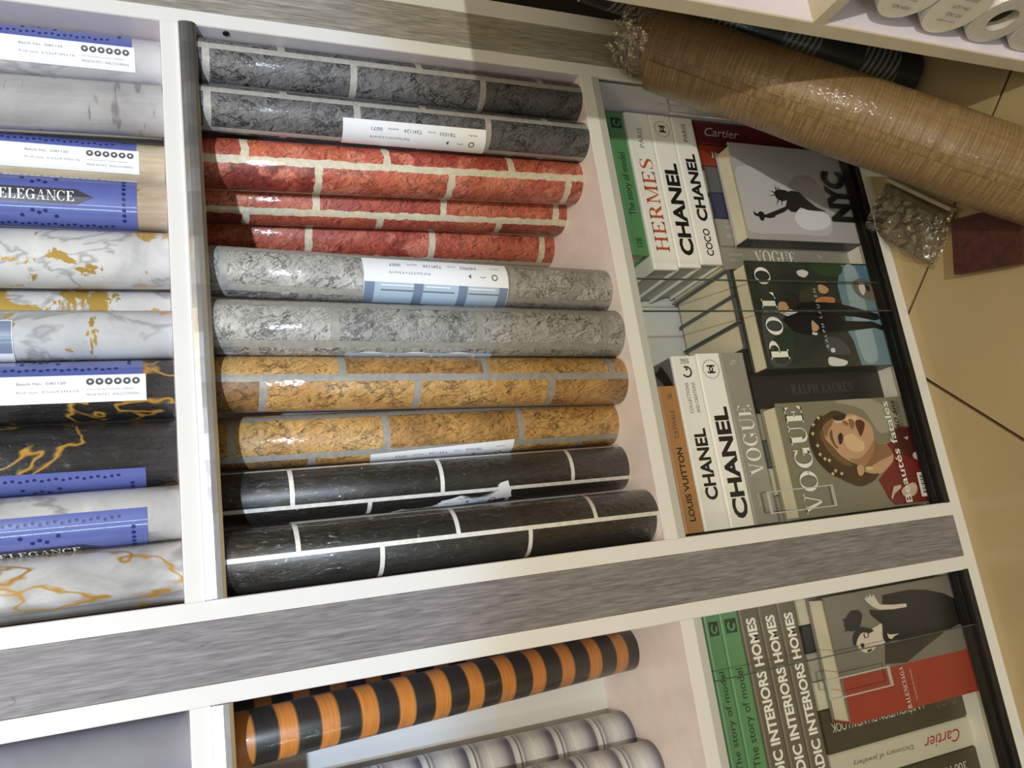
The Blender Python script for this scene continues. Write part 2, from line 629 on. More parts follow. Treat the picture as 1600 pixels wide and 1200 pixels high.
def smooth_poly(pts, n=4):
    out = []
    k = len(pts)
    for i in range(k):
        p0, p1, p2, p3 = (Vector(pts[(i + j - 1) % k]) for j in range(4))
        for s in range(n):
            t = s / n
            q = 0.5 * ((2 * p1) + (p2 - p0) * t + (2 * p0 - 5 * p1 + 4 * p2 - p3) * t * t + (3 * p1 - p0 - 3 * p2 + p3) * t ** 3)
            out.append((q.x, q.y))
    return out


ART = {
 'nyc': [
  ('light', 1, [(68.1,241.7),(122.6,230.4),(123.9,190.1),(106.8,164.3),(91.8,124.7),(61.2,104.7),(48.7,67.4),(32,57.7),(11.3,75.8),(11.5,141.4),(10.8,224.1),(29.4,239.3)]),
  ('pale', 1, [(39.8,135.5),(58,112),(51.6,66.7),(34.7,60.4),(22.5,79.9),(20.8,119.9)]),
  ('mid', 1, [(97.1,133.5),(112.7,117),(120.1,92),(112.5,73.4),(89.9,58.1),(60.5,63),(65.2,83.8),(75.8,101.5),(86.6,115.9)]),
  ('dark', 0, [(48.5,217.1),(43.2,210.2),(48.3,202.9),(46.7,196.8),(42.5,195.4),(44.2,189.4),(51.7,168.7),(59.6,147.7),(55.8,143.6),(49.7,153),(42.2,173.8),(38.7,176.1),(36.8,187.6),(37.8,196.3),(31.2,200.8),(32.3,205.9),(38.6,207.9),(40.2,215.5)]),
  ('dark', 1, [(83.7,165.6),(88.6,154.9),(88.5,141.8),(85.3,136.9),(73.6,140.9),(68.9,148.4),(69.4,155.5),(72.4,163),(78,165.1)]),
  ('dark', 0, [(85.2,139.2),(88.7,128.6),(86.7,112.5),(73.1,98.8),(62.3,84.5),(54.6,64.3),(54.4,81.2),(55,102.7),(59.1,118.3),(50,130.1),(50.3,139.8),(54.9,145.4),(59,148.5),(73.6,141.6)]),
  ('dark', 0, [(85.1,161.4),(87,157.8),(97.4,161.6)]),
  ('dark', 0, [(87.7,155),(88.5,151.6),(95.7,157.4)]),
  ('dark', 0, [(82,165.6),(83.8,163.6),(86.5,176.3)]),
  ('dark', 0, [(77.4,166.2),(79.8,163.8),(75.7,180.1)]),
  ('dark', 0, [(73.5,165),(75.3,162.7),(65.5,175.6)]),
  ('dark', 0, [(71.9,161.4),(70.9,159),(59.4,167.8)]),
  ('dark', 0, [(70,156),(69.5,153.5),(58.6,155.7)]),
 ],
 'polo': [
  ('lblue', 0, [(168.8,62.9),(169.2,6.3),(-0.2,5.7),(1.2,70.3),(41.1,74.5),(54.9,80.4),(91.7,78.7),(133.5,78.5)]),
  ('pblue', 1, [(161.7,56.9),(164.2,33.5),(105,30),(53.7,30.3),(10,34.2),(6.5,60.4),(43.2,67),(82.2,64.6)]),
  ('mblue', 1, [(166.6,30),(166.7,12.7),(142.8,2.1),(140.4,20.1)]),
  ('leaf', 1, [(168.3,124.2),(168.8,63.4),(154.6,64.4),(148.7,77.2),(147.5,91.4),(150.9,104.2),(153.2,114.5),(159,121.2)]),
  ('gray', 1, [(93.9,236.9),(95.5,190.4),(57.6,189.4),(9.9,206.4),(9.2,244.5)]),
  ('leaf2', 1, [(56.3,223.1),(62.2,193.5),(40,191.2),(12.2,208.4),(11,234.1)]),
  ('white', 1, [(155.4,154.9),(158.9,142.8),(154.3,131.9),(146.2,140.7),(148.5,152.1)]),
  ('white', 1, [(15.4,131.7),(13,113.6),(7.9,97.3),(1.1,105.9),(2.6,133.8)]),
  ('gray', 1, [(47.2,131.4),(44.1,102.5),(27.8,87.7),(19,92.9),(22.5,129.9)]),
  ('white', 1, [(29,124.1),(29.3,117.3),(23.2,117.6),(23.5,124.8)]),
  ('olive', 1, [(122.3,157.4),(131.3,133.8),(133.6,118.3),(116.2,113.3),(101.6,136),(104.1,160.7)]),
  ('skin', 1, [(133.6,118.3),(133.5,108.8),(126.6,99.7),(120.1,105.5),(119.3,115.3),(124.3,120.7)]),
  ('dkhair', 1, [(135.9,117.7),(140.5,107),(135.8,94.5),(131.2,98.5),(133.5,108.8)]),
  ('skin2', 1, [(110.6,128.3),(113.9,111.2),(111.5,92.7),(103.4,96.2),(104.8,113.6),(103.8,127.4)]),
  ('suit', 0, [(75.7,204.3),(84.4,195.7),(102,173.1),(104.5,151.3),(104.9,129.8),(103.4,92.1),(97.2,60.5),(84.8,11.4),(76.5,8),(74,21.7),(79.7,54.1),(82.7,92.2),(73.4,85),(72.2,27.9),(64.8,7),(56.6,8),(61.7,25.1),(57.5,71.4),(55.7,110.3),(56.1,126.4),(51.5,164.8),(57.6,189.4),(66.7,197.5)]),
  ('skin', 1, [(104.6,202.4),(104,190.9),(96.6,187),(88.8,192),(84.5,200.3),(88,207.7),(95.7,207.9)]),
  ('dkhair', 1, [(112.3,187.5),(117.8,166.5),(106.4,164.1),(95.3,174.8),(95.5,186.2),(104.5,190.2)]),
  ('white', 0, [(84.5,201.4),(92.8,185.9),(88.9,170.6),(85.3,179.9),(81.7,193.8)]),
  ('skin', 1, [(74.6,148.9),(70,142.9),(64.3,138.2),(58.3,141.9),(56.7,151.6),(63.5,152.5)]),
  ('white', 0, [(55.7,154.3),(54.2,143),(50.3,146.6),(51.9,154.2)]),
  ('dog', 1, [(135.7,48.5),(143.3,39.3),(144,23.4),(135.7,11.4),(121.4,4.7),(109.6,11),(111.7,33.9),(122.8,46.4)]),
  ('white', 1, [(133.4,36.4),(135.7,25.7),(126.2,24.1),(116.8,31),(122.7,36.5)]),
  ('dkhair', 1, [(134.5,21.8),(130.9,14.2),(123.8,16.2),(126.2,22.7)]),
 ],
 'vog': [
  ('bg2', 1, [(167.7,143),(168.2,68.8),(132.6,24.4),(113.4,66.7),(152.5,91.3)]),
  ('red', 0, [(42.3,94.9),(51.7,81.8),(66.2,59.6),(80,57),(95.6,62.9),(100.3,43.3),(118.9,37.7),(122.4,21.3),(119.3,-1),(104.5,-7.4),(66.8,-1.7),(57,-7.9),(2,-2.1),(2,74.3),(13.2,84.3),(27.2,89)]),
  ('dred', 1, [(116.4,35.4),(117.2,4.3),(102.3,-5.1),(76.3,-1.6),(70.9,24.8),(83.2,33.3),(88.7,46.8),(100.5,46.3)]),
  ('skin', 1, [(125.4,180.8),(138.4,166.6),(145.4,143.2),(147,116.5),(140.5,99.2),(130.4,85.1),(118.9,81.5),(105,83.5),(97.7,78.7),(96.3,62.7),(79.8,54),(68,58.4),(53.6,82.7),(53.1,102),(58.3,118),(68,126.9),(75.9,142),(85.9,156.4),(100.2,166.8),(112.6,177.6)]),
  ('shade', 1, [(103.8,83.8),(97.2,78.9),(95.6,62.9),(79.9,54.9),(72.1,78.8),(64.5,101.7),(58.3,118),(66.1,124.5),(75.9,101.3),(89.1,90.2)]),
  ('hair', 1, [(142.4,177.7),(149.8,162.1),(153.8,146.7),(148.3,129.3),(145.1,125.8),(144.7,143.4),(138.3,163.8),(127.5,177.1),(110.2,175.4),(97.1,164.8),(83.9,154.1),(74.9,140.8),(67.1,127.1),(56.9,117),(52.7,102.1),(51.9,91.2),(42.3,103.6),(35.9,128.7),(40.1,146.1),(50.5,166),(66.8,184.1),(86.6,195.7),(107.3,202.8),(127.3,196.3)]),
  ('hair2', 1, [(126.3,177.4),(112.1,176.4),(98.8,167.1),(85.2,156.6),(75,142.2),(67,138.7),(71.5,154.6),(85,170.8),(103.7,181.4),(119.8,184.2)]),
  ('crown', 1, [(117.6,205.8),(133,196.2),(147.1,178.5),(144,172.8),(127,190.2),(106.8,195.4),(88.6,191.8),(69.6,176.3),(54.7,155.8),(50,159),(57.6,180.9),(79.7,200.2),(100.7,206.5)]),
  ('skinh', 1, [(140.6,148.8),(143.6,129.2),(141.1,110.8),(136.1,104.3),(133.8,120.2),(135.3,137.2),(134.2,150.5)]),
  ('skinh', 1, [(110.6,142.5),(116.6,124.9),(109.1,115.4),(101.6,105.7),(90.2,109),(87.7,124.2),(94.3,138.3)]),
  ('skinh', 0, [(144.2,117.3),(142.5,106),(138.8,112.9)]),
  ('shade', 1, [(137.3,166.9),(141.7,152.8),(132.2,158.2),(123.5,167.7),(114.6,172.9),(119.5,177.2),(128.5,175.7)]),
  ('shade2', 1, [(68,126.9),(74.6,136.6),(78.4,139.8),(77.4,124.2),(83.3,108),(96.2,92.5),(102.8,86.2),(89,89.9),(75.5,101.4),(65.5,116)]),
  ('lips', 1, [(135.7,111.4),(137,104),(133.3,96.2),(126.3,96.4),(111,108.4),(120.5,111.6),(127.6,113.1)]),
  ('eye', 1, [(112.4,152.7),(118.9,146.9),(115.3,142.7),(104.5,146.8),(101.6,152.7)]),
  ('eye', 1, [(143.6,153.7),(147.6,139.7),(144.7,128.3),(138.5,134.9),(138.3,149.4)]),
  ('hair2', 1, [(118.9,166.9),(124.3,160.9),(114.1,162.5),(102.5,161),(95.9,156.5),(97.6,161.8),(108.6,166.8)]),
  ('shade', 1, [(138.7,124.7),(137.1,116.3),(128.9,116.3),(123,122.6),(130.5,124.6)]),
  ('shade', 1, [(137,136.8),(135.4,128.5),(128.4,128.9),(131,134.1)]),
  ('skin', 1, [(65.4,131.1),(67.8,123.5),(64.5,118),(54.5,121.4),(51.5,129.8),(57.5,132.1)]),
  ('gold', 0, [(63.2,116.6),(64.4,107.5),(60.2,98.5),(58.4,106.3),(59,114.9)]),
  ('lace', 0, [(30.2,70.3),(31.8,54.9),(26.9,56.4),(19,72.2),(10.5,79.2),(15.1,80.2)]),
  ('lace', 1, [(24.5,55.6),(32.9,30.4),(24.4,23.9),(13.6,33.4),(12.9,53.2)]),
  ('lace', 0, [(57.6,1.2),(54.9,-4.2),(24.6,-2.3),(8.4,-3.2),(9.7,13.3)]),
  ('lace', 1, [(77.4,15.1),(80,0.4),(72.8,-0.5),(67.4,7.4),(70.3,15.7)]),
  ('lace', 0, [(104,25.4),(104.7,15.9),(98.9,19.2)]),
  ('lace', 0, [(102.8,4.1),(103.5,-3.9),(96.5,-1.7)]),
  ('paper', 0, [(47.1,18.4),(47.3,1.4),(10,3.3),(9.8,20)]),
  ('gold', 0, [(135,198.3),(135.5,195.3),(137.7,193.6),(135.1,192.6),(134.3,190.3),(132.9,193.2),(130.4,194.4),(132.8,196)]),
  ('gold', 0, [(144.7,185.9),(145.2,183),(147.4,181.3),(144.9,180.2),(144.1,177.9),(142.6,180.8),(140.1,182),(142.5,183.7)]),
  ('gold', 0, [(121.5,203.1),(122.1,200.2),(124.3,198.5),(121.7,197.5),(120.9,195.2),(119.5,198),(117,199.2),(119.4,200.9)]),
  ('gold', 0, [(103.2,199.4),(103.7,196.5),(105.9,194.8),(103.4,193.8),(102.5,191.5),(101.1,194.4),(98.7,195.6),(101.1,197.2)]),
  ('gold', 0, [(89.7,198.7),(90.2,195.8),(92.3,194.2),(89.8,193.2),(89,190.9),(87.6,193.7),(85.2,194.9),(87.5,196.5)]),
  ('gold', 0, [(79.8,184.6),(80.3,181.7),(82.4,180),(79.9,178.9),(79.1,176.6),(77.7,179.5),(75.3,180.7),(77.6,182.4)]),
  ('gold', 0, [(63.6,177.6),(64.1,174.7),(66.2,173),(63.7,172),(62.9,169.7),(61.5,172.6),(59.1,173.8),(61.5,175.4)]),
  ('gold', 0, [(58.5,167.8),(58.9,164.8),(61.1,163.1),(58.5,162.1),(57.7,159.8),(56.3,162.7),(54,163.9),(56.3,165.5)]),
  ('gold', 0, [(82.5,192.2),(83,189.3),(85.2,187.7),(82.6,186.6),(81.8,184.3),(80.4,187.2),(78,188.4),(80.4,190)]),
  ('gold', 0, [(59.7,184.3),(60.1,181.4),(62.2,179.7),(59.7,178.7),(58.9,176.4),(57.5,179.3),(55.2,180.5),(57.5,182.1)]),
  ('ink', 0, [(43.6,15.5),(43.9,2.4),(42.9,2.4),(42.7,15.4)]),
  ('ink', 0, [(41.3,15.6),(41.5,2.6),(39.4,2.4),(39.2,15.4)]),
  ('ink', 0, [(37.9,15.7),(38.1,2.7),(37.4,2.7),(37.1,15.7)]),
  ('ink', 0, [(36,15.7),(36.2,2.7),(34.5,2.6),(34.4,15.6)]),
  ('ink', 0, [(32.8,15.8),(32.9,2.8),(32,2.7),(31.8,15.7)]),
  ('ink', 0, [(30.2,15.7),(30.4,2.7),(28,2.5),(27.9,15.5)]),
  ('ink', 0, [(26,15.8),(26.2,2.8),(25.3,2.7),(25.1,15.7)]),
  ('ink', 0, [(23,15.8),(23.2,2.8),(21.5,2.7),(21.4,15.7)]),
  ('ink', 0, [(19.6,16),(19.7,3),(19,2.9),(18.9,15.9)]),
  ('ink', 0, [(17.3,16.1),(17.4,3.1),(15.3,3),(15.2,15.9)]),
 ],
 'bal': [
  ('redc', 0, [(59.5,253.3),(60.3,-0.4),(0.4,0.3),(0,256)]),
  ('black', 0, [(157.9,147.1),(158.6,125.7),(158.5,92.3),(154,59.3),(144.4,27),(129.7,-4.4),(98.4,-9.4),(90.4,46.9),(74.8,94.4),(61.3,132.6),(65.5,171.5),(87,165.2),(103.1,163.7),(119.3,161.5),(134.8,177.8),(141.8,177.7),(137.4,155.5),(134.9,107.2),(140.3,105.4),(144.8,151.5)]),
  ('skinb', 0, [(159.6,182.3),(157.2,177.4),(161.5,177.3),(157.8,173.5),(163.1,169.9),(158.1,167.7),(161.4,162.9),(155.8,160.9),(145.8,155.9),(141.9,131.4),(140.3,105.4),(135.5,105.7),(135.9,133.4),(139.1,158.1),(144.1,169.2),(152.9,178.8)]),
  ('skinb', 1, [(112.2,188.9),(117.7,171.5),(119.2,160.9),(101,165.3),(93.3,163.2),(93.5,181.9),(101.5,186.2)]),
  ('skinb', 1, [(108.6,213.8),(114.4,201),(111.5,188.5),(100.9,182),(89.5,183.2),(85.3,199.1),(90.6,210.5),(100.3,215.2)]),
  ('black', 1, [(101.1,221.3),(112.5,218),(120.9,205.1),(118.6,189.9),(113,178.7),(110.5,187.9),(113,200.3),(106.6,210.8),(98.3,217.1)]),
  ('black', 1, [(132,228.5),(143,215.6),(144.7,203.6),(138.9,193.2),(128.2,197.2),(120.8,203.9),(117.5,217.6),(122.9,228.4)]),
  ('black', 0, [(141.9,215.9),(146.3,210),(142.4,209.8)]),
  ('black', 0, [(131.9,228),(136.4,231),(135.9,223.2)]),
  ('black', 0, [(123.3,227.7),(119.3,231.9),(119.7,224.4)]),
  ('black', 0, [(143.3,203.4),(145.7,198.1),(142.3,199.2)]),
  ('black', 1, [(98.7,208.5),(98.7,203),(93.4,202.9),(93.4,207.8)]),
  ('black', 1, [(88.4,199.6),(89.6,191.6),(87.8,190.6),(85.9,198)]),
  ('black', 1, [(111.2,199),(112.4,190.4),(105.6,191.6),(105.4,198.7)]),
  ('skinb', 1, [(111.6,197.1),(111.6,192.8),(106.9,192.4),(106.1,197)]),
  ('skinb', 0, [(105.1,156.7),(102.7,149.4),(101.6,133.6),(99.6,144),(96.2,150),(98.3,155.1)]),
  ('dsh', 0, [(65.5,171.5),(87,165.2),(89.9,47.1),(74.8,94.4),(61.3,132.6)]),
 ],
}
# ------------------------------------------------------------------ materials
WHITE = flat('white_laminate', (226, 224, 220), 0.32, noise=0.03, nscale=9)
SHELF_TOP = flat('pink_lit_white_laminate', (236, 225, 227), 0.28, noise=0.08, nscale=25)  # white shelf top with the pink cast of the light in its colour
PANEL_IN = flat('lilac_white_laminate', (206, 198, 204), 0.35, noise=0.06, nscale=14)
GREYWOOD = wood_mat('grey_wood_grain', (130, 124, 126), (96, 88, 88))
GREYWOOD2 = wood_mat('warm_grey_wood_grain', (152, 146, 136), (118, 110, 100))
CHROME = None
BLACKTRACK = flat('black_aluminium', (20, 20, 21), 0.35, noise=0.2)
GREYTRACK = flat('pale_grey_aluminium', (196, 196, 192), 0.4, metal=0.2)
DARKWALL = flat('gap_shade_wall', (34, 28, 24), 0.8, noise=0.2)  # walls darkened so the corner gap's shade sits in their colour
PAPER = flat('page_paper', (222, 214, 194), 0.8, noise=0.06, nscale=60)
CORE = flat('cardboard_core', (150, 128, 100), 0.9, noise=0.15)
SLIP = flat('white_slip_paper', (236, 238, 242), 0.35, coat=0.4)
SLIPBLUE = flat('pale_blue_print', (176, 196, 216), 0.35, coat=0.4)
SLIPBAR = flat('slate_blue_print', (118, 134, 158), 0.35, coat=0.4)
INK = flat('black_ink', (24, 23, 23), 0.5)
INKGREY = flat('grey_ink', (120, 122, 126), 0.5)
INKWHITE = flat('white_ink', (238, 236, 230), 0.5)
NAVYBLUE = flat('royal_blue_label', (94, 106, 172), 0.3, coat=1.0, noise=0.06, nscale=80)
BLUEDARK = flat('dark_blue_ornament', (36, 42, 104), 0.4)


def chrome_mat():
    m_, nt, p = new_mat('filmed_chrome')
    p.inputs['Metallic'].default_value = 1.0
    p.inputs['Base Color'].default_value = lin((230, 232, 236))
    p.inputs['Roughness'].default_value = 0.33
    tc = nd(nt, 'ShaderNodeTexCoord')
    mp = nd(nt, 'ShaderNodeMapping')
    mp.inputs['Scale'].default_value = (22, 60, 60)
    nt.links.new(tc.outputs['Object'], mp.inputs['Vector'])
    n = nd(nt, 'ShaderNodeTexNoise', i_Scale=1.0, i_Detail=3.0)
    nt.links.new(mp.outputs[0], n.inputs['Vector'])
    b = nd(nt, 'ShaderNodeBump', i_Strength=0.10, i_Distance=0.004)
    nt.links.new(n.outputs['Fac'], b.inputs['Height'])
    nt.links.new(b.outputs[0], p.inputs['Normal'])
    return m_


CHROME = chrome_mat()


def glass_mat(name, tint=(0.996, 1.0, 0.998, 1), rough=0.0):
    """thin clear pane: mostly see-through with a mirror reflection that grows at grazing angles"""
    m_, nt, p = new_mat(name)
    nt.nodes.remove(p)
    out = nt.nodes['Material Output']
    tr = nd(nt, 'ShaderNodeBsdfTransparent')
    tr.inputs[0].default_value = tint
    gl = nd(nt, 'ShaderNodeBsdfGlossy')
    gl.inputs['Roughness'].default_value = rough
    lw = nd(nt, 'ShaderNodeLayerWeight')
    lw.inputs['Blend'].default_value = 0.5
    fr = math_n(nt, 'ADD', math_n(nt, 'MULTIPLY', math_n(nt, 'POWER', lw.outputs['Facing'], 5.0), 0.8), 0.012)
    mx = nd(nt, 'ShaderNodeMixShader')
    nt.links.new(fr, mx.inputs[0])
    nt.links.new(tr.outputs[0], mx.inputs[1])
    nt.links.new(gl.outputs[0], mx.inputs[2])
    nt.links.new(mx.outputs[0], out.inputs['Surface'])
    return m_


GLASS = glass_mat('clear_glass')
GLASSEDGE = flat('green_glass_edge', (74, 84, 78), 0.15)
ACRYL = flat('frosted_acrylic_rim', (176, 180, 176), 0.2, coat=0.5)


def film_mat():
    m_, nt, p = new_mat('crumpled_clear_film')
    nt.nodes.remove(p)
    out = nt.nodes['Material Output']
    tr = nd(nt, 'ShaderNodeBsdfTransparent')
    tr.inputs[0].default_value = (0.92, 0.9, 0.86, 1)
    gl = nd(nt, 'ShaderNodeBsdfGlossy')
    gl.inputs['Roughness'].default_value = 0.12
    gl.inputs['Color'].default_value = (0.9, 0.86, 0.78, 1)
    mx = nd(nt, 'ShaderNodeMixShader')
    mx.inputs[0].default_value = 0.22
    tc = nd(nt, 'ShaderNodeTexCoord')
    n = nd(nt, 'ShaderNodeTexNoise', i_Scale=60.0, i_Detail=4.0)
    nt.links.new(tc.outputs['Object'], n.inputs['Vector'])
    b = nd(nt, 'ShaderNodeBump', i_Strength=0.9, i_Distance=0.01)
    nt.links.new(n.outputs['Fac'], b.inputs['Height'])
    nt.links.new(b.outputs[0], gl.inputs['Normal'])
    nt.links.new(tr.outputs[0], mx.inputs[1])
    nt.links.new(gl.outputs[0], mx.inputs[2])
    nt.links.new(mx.outputs[0], out.inputs['Surface'])
    return m_


FILM = film_mat()

# ------------------------------------------------------------------ floor and walls
TILE = flat('beige_ceramic_tile', (176, 156, 116), 0.28, noise=0.10, nscale=6, coat=0.15)
GROUT = flat('brown_grout', (70, 52, 34), 0.9)


def struct(o):
    o['kind'] = 'structure'
    return o


floor = struct(box('floor', (-1.6, -2.6, -0.06), (1.5, 0.85, -0.004), GROUT, None, 0))
TS = 0.45
tile_me = bevel_box_mesh('tile', (TS - 0.005, TS - 0.005, 0.008), 0.001, TILE)
n0 = Vector((0.2735, 0.0555, 0))
ea, eb = Vector((1, 1, 0)).normalized(), Vector((1, -1, 0)).normalized()
for i in range(-8, 8):
    for j in range(-8, 8):
        c = n0 + ea * TS * (i + 0.5) + eb * TS * (j + 0.5)
        if -1.25 < c.x < 1.3 and -2.3 < c.y < 0.50:
            t = bpy.data.objects.new('tile', tile_me)
            t.location = Vector((c.x, c.y, -0.004)) - floor.location
            t.rotation_euler = (0, 0, math.radians(45))
            link(t, floor)
struct(box('wall_back', (-1.6, 0.245, 0.0), (1.5, 0.33, 2.7), DARKWALL, None, 0))
struct(box('wall_right', (1.42, -2.6, 0.0), (1.5, 0.245, 2.7), DARKWALL, None, 0))

# ------------------------------------------------------------------ shelf units
ZT = 1.70      # height of the units
DEP = 0.2276   # inner depth
H1 = (1.0619, 1.0805)
H2 = (0.5053, 0.5240)
H3 = 0.0197


def glass_door(parent, x0, x1, y, pull=None):
    g = box('glass_door', (x0, y, H3 + 0.006), (x1, y + 0.004, H2[0] - 0.004), GLASS, parent, 0)
    for xe in (x0, x1):
        e = box('glass_edge', (xe - 0.0006, y - 0.0002, H3 + 0.006), (xe + 0.0006, y + 0.0042, H2[0] - 0.004), GLASSEDGE, None, 0)
        e.parent = g
        e.location = e.location - parent.location - g.location
    if pull:
        (a, b), (z0, z1) = pull
        fp = empty_part('finger_pull', g, parent, a, b, y, z0, z1)
    return g


def empty_part(name, g, parent, a, b, y, z0, z1):
    """raised rim of the clear finger pull"""
    vs, fs = [], []

    def bxs(lo, hi):
        n = len(vs)
        for x in (lo[0], hi[0]):
            for yy in (lo[1], hi[1]):
                for z in (lo[2], hi[2]):
                    vs.append((x, yy, z))
        for f in ((0, 1, 3, 2), (4, 6, 7, 5), (0, 4, 5, 1), (2, 3, 7, 6), (0, 2, 6, 4), (1, 5, 7, 3)):
            fs.append(tuple(n + i for i in f))
    w = 0.0016
    bxs((a, y - 0.0045, z0), (a + w, y - 0.0005, z1))
    bxs((b - w, y - 0.0045, z0), (b, y - 0.0005, z1))
    bxs((a + w, y - 0.0045, z0), (b - w, y - 0.0005, z0 + w))
    bxs((a + w, y - 0.0045, z1 - w), (b - w, y - 0.0005, z1))
    c = Vector(((a + b) / 2, y, (z0 + z1) / 2))
    o = mesh_obj(name, [Vector(v) - c for v in vs], fs, ACRYL, g)
    o.location = c - parent.location - g.location
    return o


def unit(xa, xb, label, doors):
    """xa..xb is the clear inner width; boards 19 mm"""
    u = empty('shelf_unit', ((xa + xb) / 2, DEP / 2, H3))
    tag(u, label, 'shelf unit')
    th = 0.0188
    for x0, x1 in ((xa - th, xa), (xb, xb + th)):
        box('side_panel', (x0, 0, H3), (x1, 0.24, ZT), WHITE, u)
        # laminate lining on the inner face
    box('lining', (xb - 0.0006, 0.0015, H3), (xb + 0.0002, DEP, ZT), PANEL_IN, u, 0)
    box('lining', (xa - 0.0002, 0.0015, H3), (xa + 0.0006, DEP, ZT), PANEL_IN, u, 0)
    box('back_panel', (xa, DEP, H3), (xb, 0.237, ZT), SHELF_BACK, u, 0)
    for z0, z1 in (H1, H2, (ZT - 0.019, ZT)):
        s = box('shelf', (xa, 0, z0), (xb, DEP, z1), WHITE, u)
        t = box('shelf_top_tint', (xa, 0.0015, z1 - 0.0004), (xb, DEP, z1 + 0.0004), SHELF_TOP, None, 0)
        t.parent = s
        t.location = t.location - u.location - s.location
    # bright metal strip under the edge of the upper shelf: folded lip, front face slightly convex
    prof = [(0.0, 0.0), (-0.0035, -0.001), (-0.0052, -0.006), (-0.0056, -0.0105), (-0.0052, -0.016), (-0.003, -0.0198), (0.0, -0.0203), (0.012, -0.0203), (0.012, -0.0188), (0.0012, -0.0188), (0.0012, 0.0)]
    vs, fs = [], []
    npf = len(prof)
    nx = 24
    for i in range(nx + 1):
        x = xa + 0.001 + (xb - xa - 0.002) * i / nx
        wob = 0.0006 * math.sin(i * 1.7)
        for (py, pz) in prof:
            vs.append((x - (xa + xb) / 2, py + (wob if pz < -0.002 and py < 0 else 0), pz))
    for i in range(nx):
        for k in range(npf):
            a, b = i * npf + k, i * npf + (k + 1) % npf
            fs.append((a, b, b + npf, a + npf))
    fs.append(tuple(range(npf))[::-1])
    fs.append(tuple(range(nx * npf, nx * npf + npf)))
    r = mesh_obj('chrome_rail', vs, fs, CHROME, u, smooth=False)
    r.location = Vector(((xa + xb) / 2, 0.0, H1[0])) - u.location
    # tracks of the sliding glass doors
    box('upper_track', (xa, 0.0005, H2[0] - 0.0118), (xb, 0.026, H2[0]), GREYTRACK, u)
    tr = box('lower_track', (xa, 0.0005, H3), (xb, 0.030, H3 + 0.004), BLACKTRACK, u)
    for yy in (0.001, 0.0125, 0.026):
        rb = box('track_rib', (xa, yy, H3 + 0.003), (xb, yy + 0.0025, H3 + 0.010), BLACKTRACK, None, 0.0003)
        rb.parent = tr
        rb.location = rb.location - u.location - tr.location
    for d in doors:
        glass_door(u, *d)
    return u


SHELF_BACK = flat('pale_grey_back_board', (218, 220, 220), 0.4, noise=0.05, nscale=10)
unit(0.0280, 0.6963, 'white shelf unit holding the brick wallpaper rolls and the glass-fronted books below', [
    (0.3345, 0.6955, 0.0050, ((0.650, 0.6745), (0.262, 0.378))),
    (0.0290, 0.3875, 0.0175, ((0.0440, 0.0745), (0.224, 0.340)))])
unit(-0.7400, -0.0695, 'white shelf unit holding the black and orange ringed roll, left of the grey wood post', [
    (-0.4400, -0.0705, 0.0175, None),
    (-0.7390, -0.1470, 0.0050, ((-0.1990, -0.1740), (0.213, 0.321)))])
# screw in the inner face of the right panel
sm = bmesh.new()
bmesh.ops.create_cone(sm, cap_ends=True, segments=16, radius1=0.004, radius2=0.0036, depth=0.002)
me = bpy.data.meshes.new('screw_cap')
sm.to_mesh(me)
sm.free()
me.materials.append(INK)
scr = bpy.data.objects.new('screw_cap', me)
su = bpy.data.objects['shelf_unit']
scr.location = Vector((0.6952, 0.008, 1.0069)) - su.location
scr.rotation_euler = (0, math.pi / 2, 0)
link(scr, su)

tag(box('base_board', (-0.76, 0.0, 0.0), (0.800, 0.24, H3), WHITE), 'long white base board on the floor under both shelf units', 'base board')
tag(box('filler_post', (-0.0505, 0.0012, H3), (0.0090, 0.03, ZT), GREYWOOD), 'grey wood-grain post between the two shelf units, in the lower middle of the picture', 'post')
tag(box('filler_post', (0.7153, 0.0012, H3), (0.7728, 0.03, ZT), GREYWOOD2), 'grey wood-grain post beside the corner, above the grey brick rolls', 'post')
tag(box('end_panel', (0.7731, 0.0, H3), (0.8000, 0.24, ZT), WHITE), 'white end panel of the shelving beside the dark corner gap', 'panel')

# unit standing at a right angle in front of the corner, its open side to the left
LILAC = flat('bright_lilac_laminate', (240, 232, 246), 0.3, noise=0.06, nscale=20)
BEIGE = flat('cream_edge_band', (206, 196, 172), 0.4, noise=0.08, nscale=30)
XF, YS, HT = 0.55, -0.300, 0.845
cu_ = empty('corner_shelf_unit', (0.70, -0.60, 0))
cu_.rotation_euler = (0, 0, 0)
tag(cu_, 'low shelf unit at right angles to the others with wallpaper rolls showing their ends', 'shelf unit')
box('side_panel', (XF, YS - 0.0187, 0), (0.86, YS, HT), BEIGE, cu_)
box('lining', (XF + 0.002, YS - 0.0193, 0.03), (0.85, YS - 0.0185, HT - 0.02), LILAC, cu_, 0)
box('side_panel', (XF, -1.02, 0), (0.86, -1.00, HT), BEIGE, cu_)
box('back_panel', (0.852, -1.00, 0), (0.86, YS - 0.0187, HT), PANEL_IN, cu_, 0)
for z0, z1 in ((0.026, 0.045), (0.4039, 0.4203), (HT - 0.019, HT)):
    box('shelf', (XF, -1.00, z0), (0.852, YS - 0.0187, z1), BEIGE, cu_)

# ------------------------------------------------------------------ wallpaper rolls
RL = 0.53


